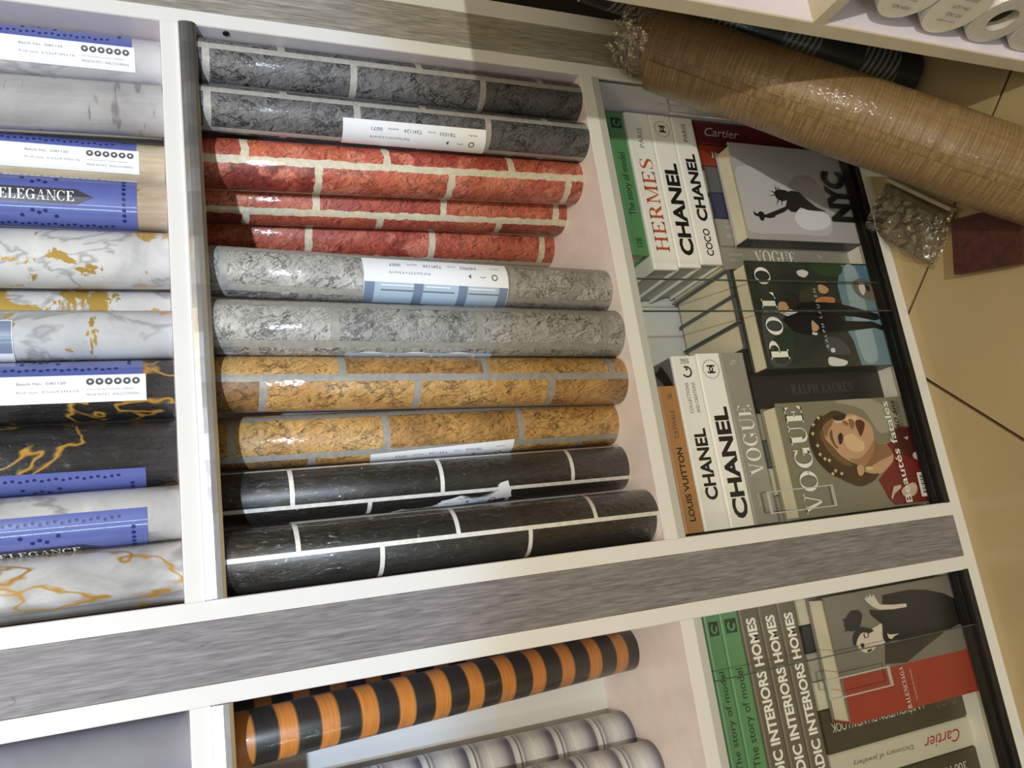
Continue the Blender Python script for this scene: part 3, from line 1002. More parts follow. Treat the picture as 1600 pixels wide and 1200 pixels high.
def roll_core(parent, R, mat, L=RL, name='roll_body', seg=48):
    """sheet wound on itself: outer surface, rims, hollow ends, the free edge of the sheet as a small step"""
    vs, fs, mi, uv = [], [], [], []
    ri = R * 0.45
    for k in range(seg + 1):
        th = -math.pi + 2 * math.pi * k / seg
        rr = R - 0.0006 * (1 - k / seg)       # spiral: the last turn overlaps by a sheet
        s, c = math.sin(th), -math.cos(th)
        v = R * th
        for r_, z in ((ri, 0.012), (ri, 0.0), (rr - 0.0006, 0.0), (rr, 0.0006), (rr, L - 0.0006), (rr - 0.0006, L), (ri, L), (ri, L - 0.012)):
            vs.append((r_ * s, r_ * c, z))
            uv.append((L - z, v))
    for k in range(seg):
        for j in range(7):
            a = k * 8 + j
            fs.append((a, a + 8, a + 9, a + 1))
            mi.append(0 if j == 3 else 1)
    o = mesh_obj(name, vs, fs, [mat, CORE_END], parent, smooth=True, uvs=lambda vi, pi: uv[vi], midx=mi)
    # keep the rims crisp
    for pl in o.data.polygons:
        pl.use_smooth = pl.index % 7 == 3
    return o


CORE_END = flat('roll_end_paper', (206, 200, 190), 0.8, noise=0.15, nscale=120)


def cyl(R, r, u, v, L=RL):
    th = v / R
    return Vector((r * math.sin(th), -r * math.cos(th), L - u))


def patch(parent, name, R, quad, mat, lift=0.0003, nv=10, nu=2):
    """label lying on the roll; quad: (u, v) corners near-top, far-top, far-bottom, near-bottom"""
    vs, fs = [], []
    (a, b, c, d) = quad
    for i in range(nv + 1):
        t = i / nv
        l = (a[0] + (d[0] - a[0]) * t, a[1] + (d[1] - a[1]) * t)
        r = (b[0] + (c[0] - b[0]) * t, b[1] + (c[1] - b[1]) * t)
        for j in range(nu + 1):
            s = j / nu
            vs.append(cyl(R, R + lift, l[0] + (r[0] - l[0]) * s, l[1] + (r[1] - l[1]) * s))
    w = nu + 1
    for i in range(nv):
        for j in range(nu):
            fs.append((i * w + j, (i + 1) * w + j, (i + 1) * w + j + 1, i * w + j + 1))
    return mesh_obj(name, vs, fs, mat, parent, smooth=True)


def rect(u0, u1, v0, v1):
    return ((u0, v0), (u1, v0), (u1, v1), (u0, v1))


def wrap_text(parent, name, glyphs, R, u0, v0, length, height, mat, lift=0.0006, flip=False):
    s = -1.0 if flip else 1.0
    return lettering(name, glyphs, lambda x, y, w: cyl(R, R + lift, u0 + s * x / w * length, v0 + s * y * height), mat, parent)


def disc_on_roll(parent, name, R, spots, rad, mat, lift=0.0006):
    vs, fs = [], []
    for (u, v) in spots:
        n = len(vs)
        for k in range(14):
            a = 2 * math.pi * k / 14
            vs.append(cyl(R, R + lift, u + rad * math.cos(a), v + rad * math.sin(a)))
        fs.append(tuple(range(n, n + 14)))
    o = mesh_obj(name, vs, fs, mat, parent)
    o['kind'] = 'stuff'
    return o


def elegance_label(parent, R, v0, batch='D81120'):
    """royal blue band with the name plate along its middle and a white data strip along its lower edge"""
    lb = patch(parent, 'label', R, rect(0.04, 0.499, v0, v0 - 0.083), NAVYBLUE, nv=18)
    vm, vb = v0 - 0.0425, v0 - 0.083
    # name plate behind the lettering: a long lozenge
    vs = [(0.350, 0.0), (0.366, 0.0085), (0.440, 0.0085), (0.456, 0.0), (0.440, -0.0085), (0.366, -0.0085)]
    mesh_obj('name_plate', [cyl(R, R + 0.0008, u, vm + v) for u, v in vs] + [cyl(R, R + 0.0010, 0.403, vm)], [(i, (i + 1) % 6, 6) for i in range(6)], BLUEPLATE, lb)
    wrap_text(lb, 'lettering', serif('ELEGANCE', 0.2, 0.06), R, 0.368, vm - 0.0050, 0.070, 0.0105, INKWHITE, 0.0014)
    # rows of small ornament along both edges, motifs above and below the name
    for vv in (vb + 0.0075, v0 - 0.0075):
        disc_on_roll(lb, 'ornament', R, [(0.30 + 0.0062 * k, vv + 0.0010 * math.sin(k * 2.1)) for k in range(29)], 0.0017, BLUEDARK)
    disc_on_roll(lb, 'ornament', R, [(0.398, vm + s_ * 0.0160) for s_ in (1, -1)] + [(0.404, vm + s_ * 0.0185) for s_ in (1, -1)] + [(0.410, vm + s_ * 0.0160) for s_ in (1, -1)] + [(0.388, vm + s_ * 0.0220) for s_ in (1, -1)] + [(0.420, vm + s_ * 0.0220) for s_ in (1, -1)] + [(0.486, vm + 0.006 * k) for k in range(-4, 5)], 0.0021, BLUEDARK)
    ws = patch(parent, 'data_strip', R, rect(0.04, 0.502, vb, vb - 0.0285), SLIP, 0.0004, nv=8)
    disc_on_roll(ws, 'care_symbol', R, [(0.4500 + 0.0085 * k, vb - 0.0075) for k in range(6)], 0.0037, INKGREYD)
    disc_on_roll(ws, 'care_symbol', R, [(0.4500 + 0.0085 * k, vb - 0.0075) for k in range(6)], 0.0014, SLIP, 0.0009)
    wrap_text(ws, 'lettering', sans('Batch No.  ' + batch), R, 0.385, vb - 0.0095, 0.043, 0.0026, INKGREY)
    wrap_text(ws, 'lettering', sans('Roll size  0.53x9.5M±1%'), R, 0.385, vb - 0.0180, 0.055, 0.0026, INKGREY)
    wrap_text(ws, 'lettering', sans('environmental protection wallpaper'), R, 0.4465, vb - 0.0160, 0.044, 0.0014, INKGREY)
    wrap_text(ws, 'lettering', sans('MADE IN P.R.C. WALLCOVERING'), R, 0.4465, vb - 0.0220, 0.049, 0.0026, INKGREY)
    return lb


BLUEPLATE = flat('slate_name_plate', (62, 62, 74), 0.4)
INKGREYD = flat('dark_grey_ink', (84, 84, 86), 0.5)


def slip_label(parent, R, quad, item='TB1033', serial='0071', picture=None):
    """white paper slip with upside-down item, lot and serial numbers"""
    lb = patch(parent, 'label', R, quad, SLIP)
    (a, b, c, d) = quad
    u1 = b[0]
    top = max(a[1], b[1])

    def sk(u):   # slips sit slightly askew
        return (b[1] - a[1]) / (b[0] - a[0]) * (u - b[0])
    row1, row2 = b[1] - 0.008, b[1] - 0.0215
    for txt, u, ln in (('Item No.', u1 - 0.012, 0.012), (item, u1 - 0.042, 0.022), ('Lot No.', u1 - 0.070, 0.011), ('T241124', u1 - 0.088, 0.024), ('Serial No.', u1 - 0.120, 0.014), (serial, u1 - 0.141, 0.014)):
        h = 0.0045 if len(txt) < 8 and txt[-1].isdigit() else 0.0024
        wrap_text(lb, 'lettering', sans(txt), R, u, row1 + sk(u), ln, h, INKGREYD, flip=True)
    wrap_text(lb, 'lettering', sans('Roll Size:0.53 x 9.5m±1%'), R, u1 - 0.104, row2 + sk(u1 - 0.104) + 0.002, 0.052, 0.0032, INKGREY, flip=True)
    uc, vc = u1 - 0.018, row2 + sk(u1 - 0.018)
    th = [2 * math.pi * k / 16 for k in range(16)]
    vs = [cyl(R, R + 0.0006, uc + r_ * math.cos(t_), vc + r_ * math.sin(t_)) for r_ in (0.0042, 0.0028) for t_ in th]
    mesh_obj('care_symbol', vs, [(k, (k + 1) % 16, 16 + (k + 1) % 16, 16 + k) for k in range(16)], INKGREYD, lb)
    mesh_obj('care_symbol', [cyl(R, R + 0.0006, uc - 0.020 + x, vc + y) for x, y in ((0.008, 0.0008), (0.004, -0.0006), (0, 0.0008), (0, 0.0), (0.004, -0.0014), (0.008, 0))], [(0, 1, 4, 5), (1, 2, 3, 4)], INKGREYD, lb)
    mesh_obj('care_symbol', [cyl(R, R + 0.0006, uc - 0.032 + x, vc + y) for x, y in ((0.0, 0.003), (0.0, -0.003), (-0.004, 0))], [(0, 1, 2)], INKGREYD, lb)
    if picture:
        v0, v1 = picture
        pc = patch(lb, 'printed_picture', R, ((a[0], v0), (b[0], v0), (c[0], v1), (d[0], v1)), SLIPBLUE, 0.0006)
        for f in (0.045, 0.37, 0.68, 0.97):
            uu = a[0] + (b[0] - a[0]) * f
            patch(pc, 'printed_column', R, rect(uu - 0.006, uu + 0.006, v0, v1), SLIPBAR, 0.0009)
        for f, w in ((0.12, 0.30), (0.42, 0.20), (0.72, 0.22)):
            uu = a[0] + (b[0] - a[0]) * f
            patch(pc, 'printed_shoreline', R, rect(uu, uu + w * 0.19, v0 - 0.0085, v0 - 0.0105), INKGREY, 0.0008)
            patch(pc, 'printed_shoreline', R, rect(uu, uu + w * 0.16, v0 - 0.0025, v0 - 0.0040), SLIP, 0.0008)
    return lb


def roll(Xb, Xt, R, Y, zb, mat, label, group, Yt=None, name='wallpaper_roll'):
    Yt = Y if Yt is None else Yt
    r = empty(name, (Xb, Y, zb), (-math.atan2(Yt - Y, RL), math.atan2(Xt - Xb, RL), 0))
    tag(r, label, 'wallpaper roll', group)
    roll_core(r, R, mat)
    return r


ZM, ZU = 0.5245, 1.0810
BR = 'brick wallpaper rolls on the middle shelf'
greyA = brick_mat('charcoal_brick_print', [(0.2, (66, 65, 67)), (0.5, (92, 91, 93)), (0.8, (118, 117, 118))], (164, 160, 154), 0.0225, 0.0045, 0.0046, 0.0012, 0.97, (16, 16, 17), seed=1.0, fine=0.95, coat=0.1)
greyB = brick_mat('charcoal_brick_print_b', [(0.2, (66, 65, 67)), (0.5, (92, 91, 93)), (0.8, (118, 117, 118))], (164, 160, 154), 0.0210, 0.0095, 0.0046, 0.0012, 0.97, (16, 16, 17), seed=1.0, fine=0.95, coat=0.1)
RED = [(0.22, (104, 42, 36)), (0.40, (158, 66, 54)), (0.55, (184, 92, 70)), (0.72, (204, 124, 84))]
redA = brick_mat('red_brick_print_a', RED, (206, 196, 170), 0.1515, -0.0095, 0.0052, 0.0065, 0.5, (74, 24, 18), seed=2.0, coat=0.35, patch=(206, 122, 100), fine=0.75)
redB = brick_mat('red_brick_print_b', RED, (206, 196, 170), 0.0680, -0.0271, 0.0052, 0.0065, 0.5, (74, 24, 18), seed=3.3, coat=0.35, fine=0.75)
redC = brick_mat('red_brick_print_c', RED, (206, 196, 170), 0.0650, -0.0440, 0.0052, 0.0060, 0.5, (74, 24, 18), seed=5.1, coat=0.3, patch=(204, 120, 98), fine=0.75)
STONE = [(0.2, (112, 112, 110)), (0.5, (148, 147, 143)), (0.8, (178, 177, 172))]
stoneA = brick_mat('grey_stone_print_a', STONE, (156, 153, 146), 0.1170, -0.0298, 0.0046, 0.0030, 0.75, (50, 49, 47), patch=(176, 174, 168), seed=6.0, fine=0.62)
stoneB = brick_mat('grey_stone_print_b', STONE, (148, 146, 138), 0.0575, -0.0290, 0.0050, 0.0030, 0.75, (50, 49, 47), patch=(168, 166, 160), seed=7.4, fine=0.62)
OCH = [(0.2, (98, 74, 48)), (0.36, (140, 102, 58)), (0.5, (178, 132, 72)), (0.75, (200, 166, 108))]
ochA = brick_mat('ochre_brick_print_a', OCH, (146, 144, 138), 0.0635, -0.0017, 0.0046, 0.0016, 0.7, (62, 40, 20), streak=(0.8, 1.8), seed=8.0, coat=0.5, fine=0.6)
ochB = brick_mat('ochre_brick_print_b', OCH, (146, 144, 138), 0.1185, -0.0267, 0.0046, 0.0016, 0.7, (62, 40, 20), streak=(0.8, 1.8), seed=9.5, coat=0.3, fine=0.6)
BLK = [(0.2, (24, 23, 22)), (0.5, (36, 35, 33)), (0.8, (52, 50, 47))]
blkA = brick_mat('black_tile_print_a', BLK, (226, 224, 218), 0.0020, -0.0193, 0.0027, 0.0, 0.3, (14, 14, 14), streak=(0.25, 2.2), seed=10.0, coat=0.9, wr=1.0, fine=0.45, bump=0.1, rough=0.4)
blkB = brick_mat('black_tile_print_b', BLK, (226, 224, 218), -0.0030, -0.0010, 0.0027, 0.0, 0.3, (14, 14, 14), streak=(0.25, 2.2), seed=11.0, coat=0.9, wr=1.0, fine=0.45, bump=0.1, rough=0.4)

roll(0.6660, 0.6662, 0.0290, 0.0300, ZM, greyA, 'charcoal grey brick roll without a label, next to the side panel', BR)
r = roll(0.6022, 0.6023, 0.0280, 0.0290, ZM, greyB, 'charcoal grey brick roll with a white slip label', BR)
slip_label(r, 0.0280, ((0.1795, -0.012), (0.3710, -0.0112), (0.3745, -0.0490), (0.1814, -0.0500)))
roll(0.5590, 0.5510, 0.0318, 0.0690, ZM, redA, 'red brick roll foremost of the three red ones, below the charcoal rolls', BR)
roll(0.5385, 0.5345, 0.0310, 0.1300, ZM, redB, 'red brick roll tucked in the middle of the three red ones', BR)
roll(0.5080, 0.5165, 0.0310, 0.1850, ZM, redC, 'red brick roll set furthest back, above the pale grey rolls', BR)
r = roll(0.3765, 0.3980, 0.0298, 0.0425, ZM, stoneA, 'pale grey stone roll with a label picturing windows', BR)
slip_label(r, 0.0298, ((0.1865, 0.0185), (0.3745, 0.0200), (0.3768, -0.0440), (0.1900, -0.0480)), 'S40902', '0007', (-0.0140, -0.0460))
r = roll(0.3109, 0.3260, 0.0325, 0.0345, ZM, stoneB, 'pale grey stone roll between the labelled stone roll and the ochre rolls', BR)
lb = patch(r, 'label', 0.0325, rect(0.160, 0.345, -0.0415, -0.075), SLIPBLUE)
vs = [cyl(0.0325, 0.0331, 0.19 + d + 0.024 * math.cos(a), -0.050 + 0.011 * math.sin(a)) for d in (0, 0.055, 0.11) for a in [2 * math.pi * k / 20 for k in range(20)]]
mesh_obj('printed_oval', vs, [tuple(range(k * 20, k * 20 + 20)) for k in range(3)], SLIP, lb)
roll(0.2482, 0.2630, 0.0322, 0.0475, ZM, ochA, 'ochre brick roll with a grey joint line along its middle', BR)
r = roll(0.1995, 0.2025, 0.0312, 0.0890, ZM, ochB, 'ochre brick roll with a white slip label, above the black rolls', BR)
slip_label(r, 0.0312, ((0.1879, -0.0300), (0.3746, -0.0205), (0.3763, -0.0520), (0.1906, -0.0600)), 'TB1033', '0715')
r = roll(0.1354, 0.1376, 0.0309, 0.0830, ZM, blkA, 'black tile roll with a crooked torn label', BR)
slip_label(r, 0.0309, ((0.2066, -0.0460), (0.3528, -0.0088), (0.3605, -0.0332), (0.2107, -0.0560)), '011-0190', '0619')
patch(r, 'blue_tape', 0.0309, ((0.1900, -0.0530), (0.3300, -0.0380), (0.3300, -0.0480), (0.1900, -0.0620)), SLIPBLUE, 0.0002)
roll(0.0633, 0.0645, 0.0342, 0.0360, ZM, blkB, 'black tile roll with white joints lying against the grey post', BR)

UP = 'wallpaper rolls on the upper shelf'
mL1 = marble_mat('pale_grey_marble', (206, 206, 208), (176, 176, 182), vein_amt=0.35, seed=1.0)
mL2 = marble_mat('dripped_grey_plaster', (190, 188, 188), (164, 162, 162), vein_amt=0.0, drips=True, seed=2.4, coat=0.8, wr=0.6, streaks=0.05)
mL3 = marble_mat('cream_gold_fleck', (214, 200, 172), (190, 176, 150), vein_amt=0.2, vein=(170, 140, 90), gold=(206, 158, 50), gold_lo=0.62, seed=3.0, streaks=0.12)
mL4 = marble_mat('beige_gold_fleck', (206, 188, 164), (184, 166, 144), vein_amt=0.3, vein=(168, 128, 74), gold=(200, 150, 60), gold_lo=0.64, seed=4.2, streaks=0.12)
mL5 = marble_mat('white_gold_marble_a', (222, 222, 220), (186, 187, 190), vein_amt=0.5, gold=(208, 172, 88), gold_lo=0.57, gold_scale=18, seed=5.3)
mL6 = marble_mat('white_gold_marble_b', (226, 225, 221), (196, 196, 196), vein_amt=0.5, gold=(210, 174, 88), gold_lo=0.545, gold_scale=13, seed=6.6)
mL7 = marble_mat('white_gold_marble_c', (208, 210, 212), (178, 181, 186), vein_amt=0.45, gold=(208, 172, 82), gold_lo=0.565, gold_scale=16, seed=7.9)
mL8 = marble_mat('black_gold_marble_a', (40, 40, 43), (24, 24, 26), vein_amt=0.1, gold_vein=0.010, streaks=0.25, seed=8.3, coat=1.0, wr=1.0)
mL9 = marble_mat('black_gold_marble_b', (44, 44, 48), (26, 26, 28), vein_amt=0.1, gold_vein=0.010, streaks=0.25, seed=9.1, coat=1.0, wr=1.0)
mL10 = marble_mat('white_veined_marble', (216, 216, 214), (178, 178, 176), vein=(128, 126, 124), vein_amt=0.7, vein_scale=7.0, vein_w=0.045, seed=10.4)
mL11 = marble_mat('white_veined_gold_marble', (220, 220, 218), (172, 170, 168), vein=(104, 102, 98), vein_amt=0.8, vein_scale=5.0, vein_w=0.06, gold=(206, 156, 44), gold_lo=0.60, gold_scale=9, gold_vein=0.012, seed=11.7)
GLOSSGREY = marble_mat('plain_grey_sheen', (150, 151, 158), (140, 141, 148), vein_amt=0.0, seed=12.0, coat=0.9, wr=0.45, rough=0.35)

r = roll(0.6630, 0.6600, 0.0295, 0.0446, ZU, mL1, 'pale grey marble roll with a blue and white label, topmost on the upper shelf', UP)
elegance_label(r, 0.0295, 0.0845, batch='D81125')
roll(0.6030, 0.5880, 0.0300, 0.0461, ZU, mL2, 'grey plaster roll with dark drips', UP)
r = roll(0.5500, 0.5560, 0.0300, 0.0920, ZU, mL3, 'cream roll with gold flecks set back behind its neighbours', UP)
elegance_label(r, 0.0300, 0.0900)
r = roll(0.4738, 0.4790, 0.0285, 0.0433, ZU, mL4, 'beige roll with the blue name label facing front', UP)
elegance_label(r, 0.0285, 0.0370)
roll(0.4100, 0.4100, 0.0322, 0.0472, ZU, mL5, 'white and gold marble roll below the beige labelled roll', UP)
roll(0.3640, 0.3640, 0.0300, 0.0980, ZU, mL6, 'white and gold marble roll set back between two others', UP)
r = roll(0.3195, 0.3230, 0.0272, 0.0420, ZU, mL7, 'grey-white and gold marble roll with a small photo label, above the black rolls', UP)
patch(r, 'label', 0.0272, rect(0.18, 0.381, 0.008, -0.045), SLIP)
patch(r, 'printed_picture', 0.0272, rect(0.18, 0.380, 0.007, -0.0275), SLIPBAR, 0.0006)
r = roll(0.2590, 0.2600, 0.0325, 0.0479, ZU, mL8, 'black and gold marble roll with a white data strip facing front', UP)
elegance_label(r, 0.0325, 0.0925)
r = roll(0.1890, 0.1940, 0.0352, 0.0511, ZU, mL9, 'black and gold marble roll with a gold vein and blue label underneath', UP)
elegance_label(r, 0.0352, -0.0205)
r = roll(0.1240, 0.1250, 0.0288, 0.0436, ZU, mL10, 'white veined marble roll with the blue name label turned down', UP)
elegance_label(r, 0.0288, 0.0040)
roll(0.0625, 0.0617, 0.0320, 0.0477, ZU, mL11, 'white marble roll with grey and gold veins beside the grey post', UP)
roll(-0.1070, -0.1070, 0.0345, 0.0480, ZU, GLOSSGREY, 'plain glossy grey roll at the lower left of the picture', 'plain rolls on the upper shelf of the left unit')

ORANGE = (190, 120, 52)
ringA = ring_mat('black_orange_rings', 0.0441, 0.0230, [(0.0, (38, 37, 36)), (0.12, (34, 33, 32)), (0.50, (96, 60, 30)), (0.535, ORANGE), (0.955, (120, 86, 50)), (0.985, (30, 29, 28))])
GST = [(0.0, (222, 223, 228)), (0.06, (150, 151, 160)), (0.10, (190, 191, 198)), (0.30, (232, 233, 236)), (0.52, (206, 207, 214)), (0.72, (120, 120, 134)), (0.80, (98, 98, 112)), (0.84, (214, 215, 220)), (0.93, (236, 236, 240)), (0.965, (70, 70, 80)), (1.0, (222, 223, 228))]
ringB = ring_mat('grey_shaded_rings', 0.0590, 0.010, GST, 0.10, 0.3, 'LINEAR')
LW = 'ringed wallpaper rolls in the left unit'
roll(-0.1045, -0.1121, 0.0277, 0.1390, ZM, ringA, 'black and orange ringed roll leaning towards the front', LW, Yt=0.05)
roll(-0.1010, -0.1010, 0.0270, 0.1990, ZM, ringA, 'black and orange ringed roll half hidden behind the leaning one', LW)
roll(-0.2215, -0.2200, 0.0335, 0.1900, ZM, ringB, 'grey shaded ringed roll standing against the back board', LW)
roll(-0.2530, -0.2440, 0.0335, 0.1290, ZM, ringB, 'grey shaded ringed roll in front, at the bottom edge of the picture', LW)

# ------------------------------------------------------------------ books
def book(name, label, group, origin, size, cover_mat, frame='lying', dark_pages=False, cat='book'):
    """hardback; local X along the spine, Z its thickness, +Y from spine to fore-edge.
    frame: lying flat, standing with the title reading down, or standing with it reading up."""
    Ls, T, W = size
    b = empty(name, origin)
    if frame == 'down':
        b.matrix_world = Matrix(((0, 0, 1), (0, 1, 0), (-1, 0, 0))).to_4x4()
        b.location = origin
    elif frame == 'up':
        b.matrix_world = Matrix(((0, 0, -1), (0, 1, 0), (1, 0, 0))).to_4x4()
        b.location = origin
    tag(b, label, cat, group)
    c = 0.0024
    # case: spine with rounded shoulders and two boards, one U-shaped section swept along X
    prof = [(W, 0), (0.004, 0), (0.0012, 0.0006), (0.0, 0.003), (0.0, T - 0.003), (0.0012, T - 0.0006), (0.004, T), (W, T), (W, T - c), (0.007, T - c), (0.0045, T - c - 0.002), (0.0045, c + 0.002), (0.007, c), (W, c)]
    n = len(prof)
    vs = [(x, y, z) for x in (0.0, Ls) for (y, z) in prof]
    fs = [(k, (k + 1) % n, n + (k + 1) % n, n + k) for k in range(n)]
    for s in (0, n):
        ring = [(13, 0, 1, 12), (1, 2, 11, 12), (2, 3, 11), (3, 4, 10, 11), (4, 5, 10), (5, 6, 9, 10), (6, 7, 8, 9)]
        for f in ring:
            fs.append(tuple(s + i for i in (f if s else f[::-1])))
    mesh_obj('cover', vs, fs, cover_mat, b)
    o = bpy.data.objects.new('page_block', bevel_box_mesh('page_block', (Ls - 0.008, W - 0.009, T - 2 * c - 0.0002), 0, PAPERG if dark_pages else PAPER))
    o.location = (Ls / 2, 0.0045 + (W - 0.009) / 2, T / 2)
    link(o, b)
    return b


def spine(b, glyphs, f0, f1, h0, h1, mat, name='lettering'):
    """lettering on the spine between the fractions f0..f1 of its length and h0..h1 of its thickness"""
    Ls, T = b['_l'], b['_t']
    return lettering(name, glyphs, on_plane((Ls * f0, -0.0004, T * h0), (1, 0, 0), (0, 0, 1), Ls * (f1 - f0), T * (h1 - h0)), mat, b)


def mk(name, label, group, origin, size, mat, frame='lying', **k):
    b = book(name, label, group, origin, size, mat, frame, **k)
    b['_l'], b['_t'] = size[0], size[1]
    return b


def monogram(b, fx, mat, ring=True, rad=0.30):
    """two interlocked C shapes in a ring, on the spine"""
    Ls, T = b['_l'], b['_t']
    c = Vector((Ls * fx, -0.0005, T * 0.5))
    r = T * rad
    polys = _ring(-0.20, 0, .46, .46, .30, .30, -135, 135, 16) + _ring(0.20, 0, .46, .46, .30, .30, 45, 315, 16)
    if ring:
        polys += _ring(0, 0, 1, 1, .96, .96, 0, 360, 28)
    vs, fs = [], []
    for pl in polys:
        n = len(vs)
        vs += [c + Vector((-y * r, 0, x * r)) for x, y in pl]
        fs.append(tuple(range(n, n + len(pl))))
    return mesh_obj('monogram', vs, fs, mat, b)


PAPERG = flat('grey_page_paper', (176, 174, 166), 0.8, noise=0.08, nscale=60)
C_WHITE = flat('white_cover', (244, 243, 240), 0.35, noise=0.02)
C_GREEN = flat('green_cover', (92, 146, 98), 0.4, noise=0.05)
C_TAN = flat('tan_cover', (188, 134, 82), 0.4, noise=0.05)
C_GREY = flat('grey_cover', (150, 148, 140), 0.35, noise=0.05)
C_TAUPE = flat('taupe_cover', (104, 92, 80), 0.4, noise=0.06)
C_DRED = flat('dark_red_cover', (92, 18, 15), 0.4, noise=0.08)
C_BRICK = flat('brick_red_cover', (138, 50, 36), 0.4, noise=0.06)
C_SLATE = flat('slate_cover', (88, 90, 96), 0.4, noise=0.06)
C_NAVY = flat('navy_cover', (52, 54, 88), 0.4, noise=0.06)
C_BLACK = flat('black_cover', (38, 38, 42), 0.4, noise=0.06)
C_OLIVE = flat('dark_olive_cover', (62, 56, 42), 0.4, noise=0.06)
C_CREAM = flat('cream_cover', (196, 190, 172), 0.4, noise=0.04)
I_ORANGE = flat('orange_ink', (196, 84, 44), 0.5)
I_GREEN = flat('dark_green_ink', (22, 52, 30), 0.5)
I_RED = flat('red_ink', (168, 30, 34), 0.5)
I_PALE = flat('pale_grey_ink', (206, 204, 196), 0.5)
I_GOLD = flat('dull_gold_ink', (150, 120, 78), 0.5)
I_DIM = flat('dim_grey_ink', (92, 90, 90), 0.5)

YB = 0.068
S1 = 'books lying on top of the right row'
z = 0.2835
b = mk('book', 'white book lying flat, titled COCO CHANEL', S1, (0.4345, YB, z), (0.2570, 0.0425, 0.150), C_WHITE, dark_pages=True)
spine(b, sans('COCO', 0, 0.018), 0.055, 0.235, 0.34, 0.64, INK)
spine(b, sans('CHANEL', 0, 0.04), 0.285, 0.745, 0.28, 0.72, INK)
spine(b, sans('PARIS'), 0.83, 0.955, 0.40, 0.60, INKGREYD)
z += 0.0425
b = mk('book', 'white book lying flat, titled CHANEL with a ringed monogram, between HERMES and COCO CHANEL', S1, (0.4285, YB, z), (0.2630, 0.0420, 0.150), C_WHITE, dark_pages=True)
spine(b, sans('CHANEL', 0, 0.04), 0.075, 0.675, 0.22, 0.78, INK)
monogram(b, 0.905, INK, True, 0.33)
z += 0.0420
b = mk('book', 'white book lying flat, titled HERMES in orange', S1, (0.4240, YB, z), (0.2670, 0.0450, 0.150), C_WHITE, dark_pages=True)
spine(b, serif('HERMES', 0.16, 0.07, 0.10), 0.11, 0.70, 0.24, 0.76, I_ORANGE)
spine(b, sans('PARIS'), 0.77, 0.90, 0.42, 0.62, INKGREY)
z += 0.0450
b = mk('book', 'green book titled The story of model, on top of the HERMES book', S1, (0.4480, YB + 0.004, z), (0.2430, 0.0305, 0.145), C_GREEN, dark_pages=True)
spine(b, sans('The story of model', 0, 0.004), 0.27, 0.71, 0.36, 0.74, I_GREEN)
spine(b, sans('108'), 0.055, 0.115, 0.30, 0.68, I_GREEN)


def green_mark(b):
    Ls, T = b['_l'], b['_t']
    polys = _bx(0, 0, 1, 1)
    vs = [Vector((Ls * (0.885 + 0.075 * x), -0.0005, T * (0.2 + 0.6 * y))) for x, y in polys[0]]
    o = mesh_obj('emblem', vs, [(0, 1, 2, 3)], I_GREEN, b)
    ring = _ring(.5, .5, .36, .36, .22, .16, 20, 300, 14)
    v2, f2 = [], []
    for pl in ring:
        n = len(v2)
        v2 += [Vector((Ls * (0.885 + 0.075 * x), -0.0009, T * (0.2 + 0.6 * y))) for x, y in pl]
        f2.append((n, n + 1, n + 2, n + 3))
    mesh_obj('emblem_ring', v2, f2, C_GREEN, o)


green_mark(b)

S2 = 'books lying on top of the row, next to the grey post'
z = 0.2835
b = mk('book', 'grey book lying flat, titled VOGUE in white', S2, (0.0345, YB, z), (0.2560, 0.0440, 0.150), C_GREY, dark_pages=True)
spine(b, serif('VOGUE'), 0.27, 0.685, 0.20, 0.78, INKWHITE)
spine(b, sans('Ye'), 0.925, 0.955, 0.40, 0.70, I_PALE)
spine(b, sans('IN VOGUE'), 0.10, 0.17, 0.62, 0.70, I_PALE)
z += 0.0440
b = mk('book', 'white book lying flat, large CHANEL title, on the grey VOGUE', S2, (0.0345, YB, z), (0.2560, 0.0430, 0.150), C_WHITE, dark_pages=True)
spine(b, sans('CHANEL', 0, 0.04), 0.045, 0.68, 0.22, 0.78, INK)
monogram(b, 0.905, INK, True, 0.34)
z += 0.0430
b = mk('book', 'white book lying flat, titled CHANEL collections and creations', S2, (0.0345, YB, z), (0.2530, 0.0440, 0.150), C_WHITE, dark_pages=True)
spine(b, sans('CHANEL', 0, 0.034), 0.165, 0.57, 0.26, 0.72, INK)
spine(b, sans('COLLECTIONS'), 0.66, 0.84, 0.54, 0.68, INKGREYD)
spine(b, sans('AND CREATIONS'), 0.66, 0.84, 0.28, 0.42, INKGREYD)
spine(b, sans('ISLAMIS'), 0.955, 0.985, 0.35, 0.70, INKGREYD)
Ls, T = b['_l'], b['_t']
vs, fs = [], []
for pl in _ring(0, 0, 1, 1, .72, .72, -150, 120, 18) + [[(-.2, .2), (.1, .9), (.3, .3)]]:
    n = len(vs)
    vs += [Vector((Ls * 0.905 + y * T * 0.2, -0.0005, T * (0.5 - x * 0.2))) for x, y in pl]
    fs.append(tuple(range(n, n + len(pl))))
mesh_obj('monogram', vs, fs, INK, b)
mesh_obj('cover_print', [(Ls - 0.001, 0.004, T + 0.0003), (Ls - 0.001, 0.10, T + 0.0003), (Ls - 0.045, 0.10, T + 0.0003), (Ls - 0.045, 0.004, T + 0.0003)], [(0, 1, 2, 3)], flat('grey_photo_print', (120, 122, 122), 0.5), b)
mesh_obj('cover_print', [Vector((Ls - x, y, T + 0.0006)) for x, y in smooth_poly([(0.006, 0.030), (0.012, 0.040), (0.010, 0.052), (0.030, 0.034), (0.045, 0.022), (0.045, 0.008), (0.030, 0.012), (0.018, 0.020)], 3)], [tuple(range(24))], INK, b)
z += 0.0440
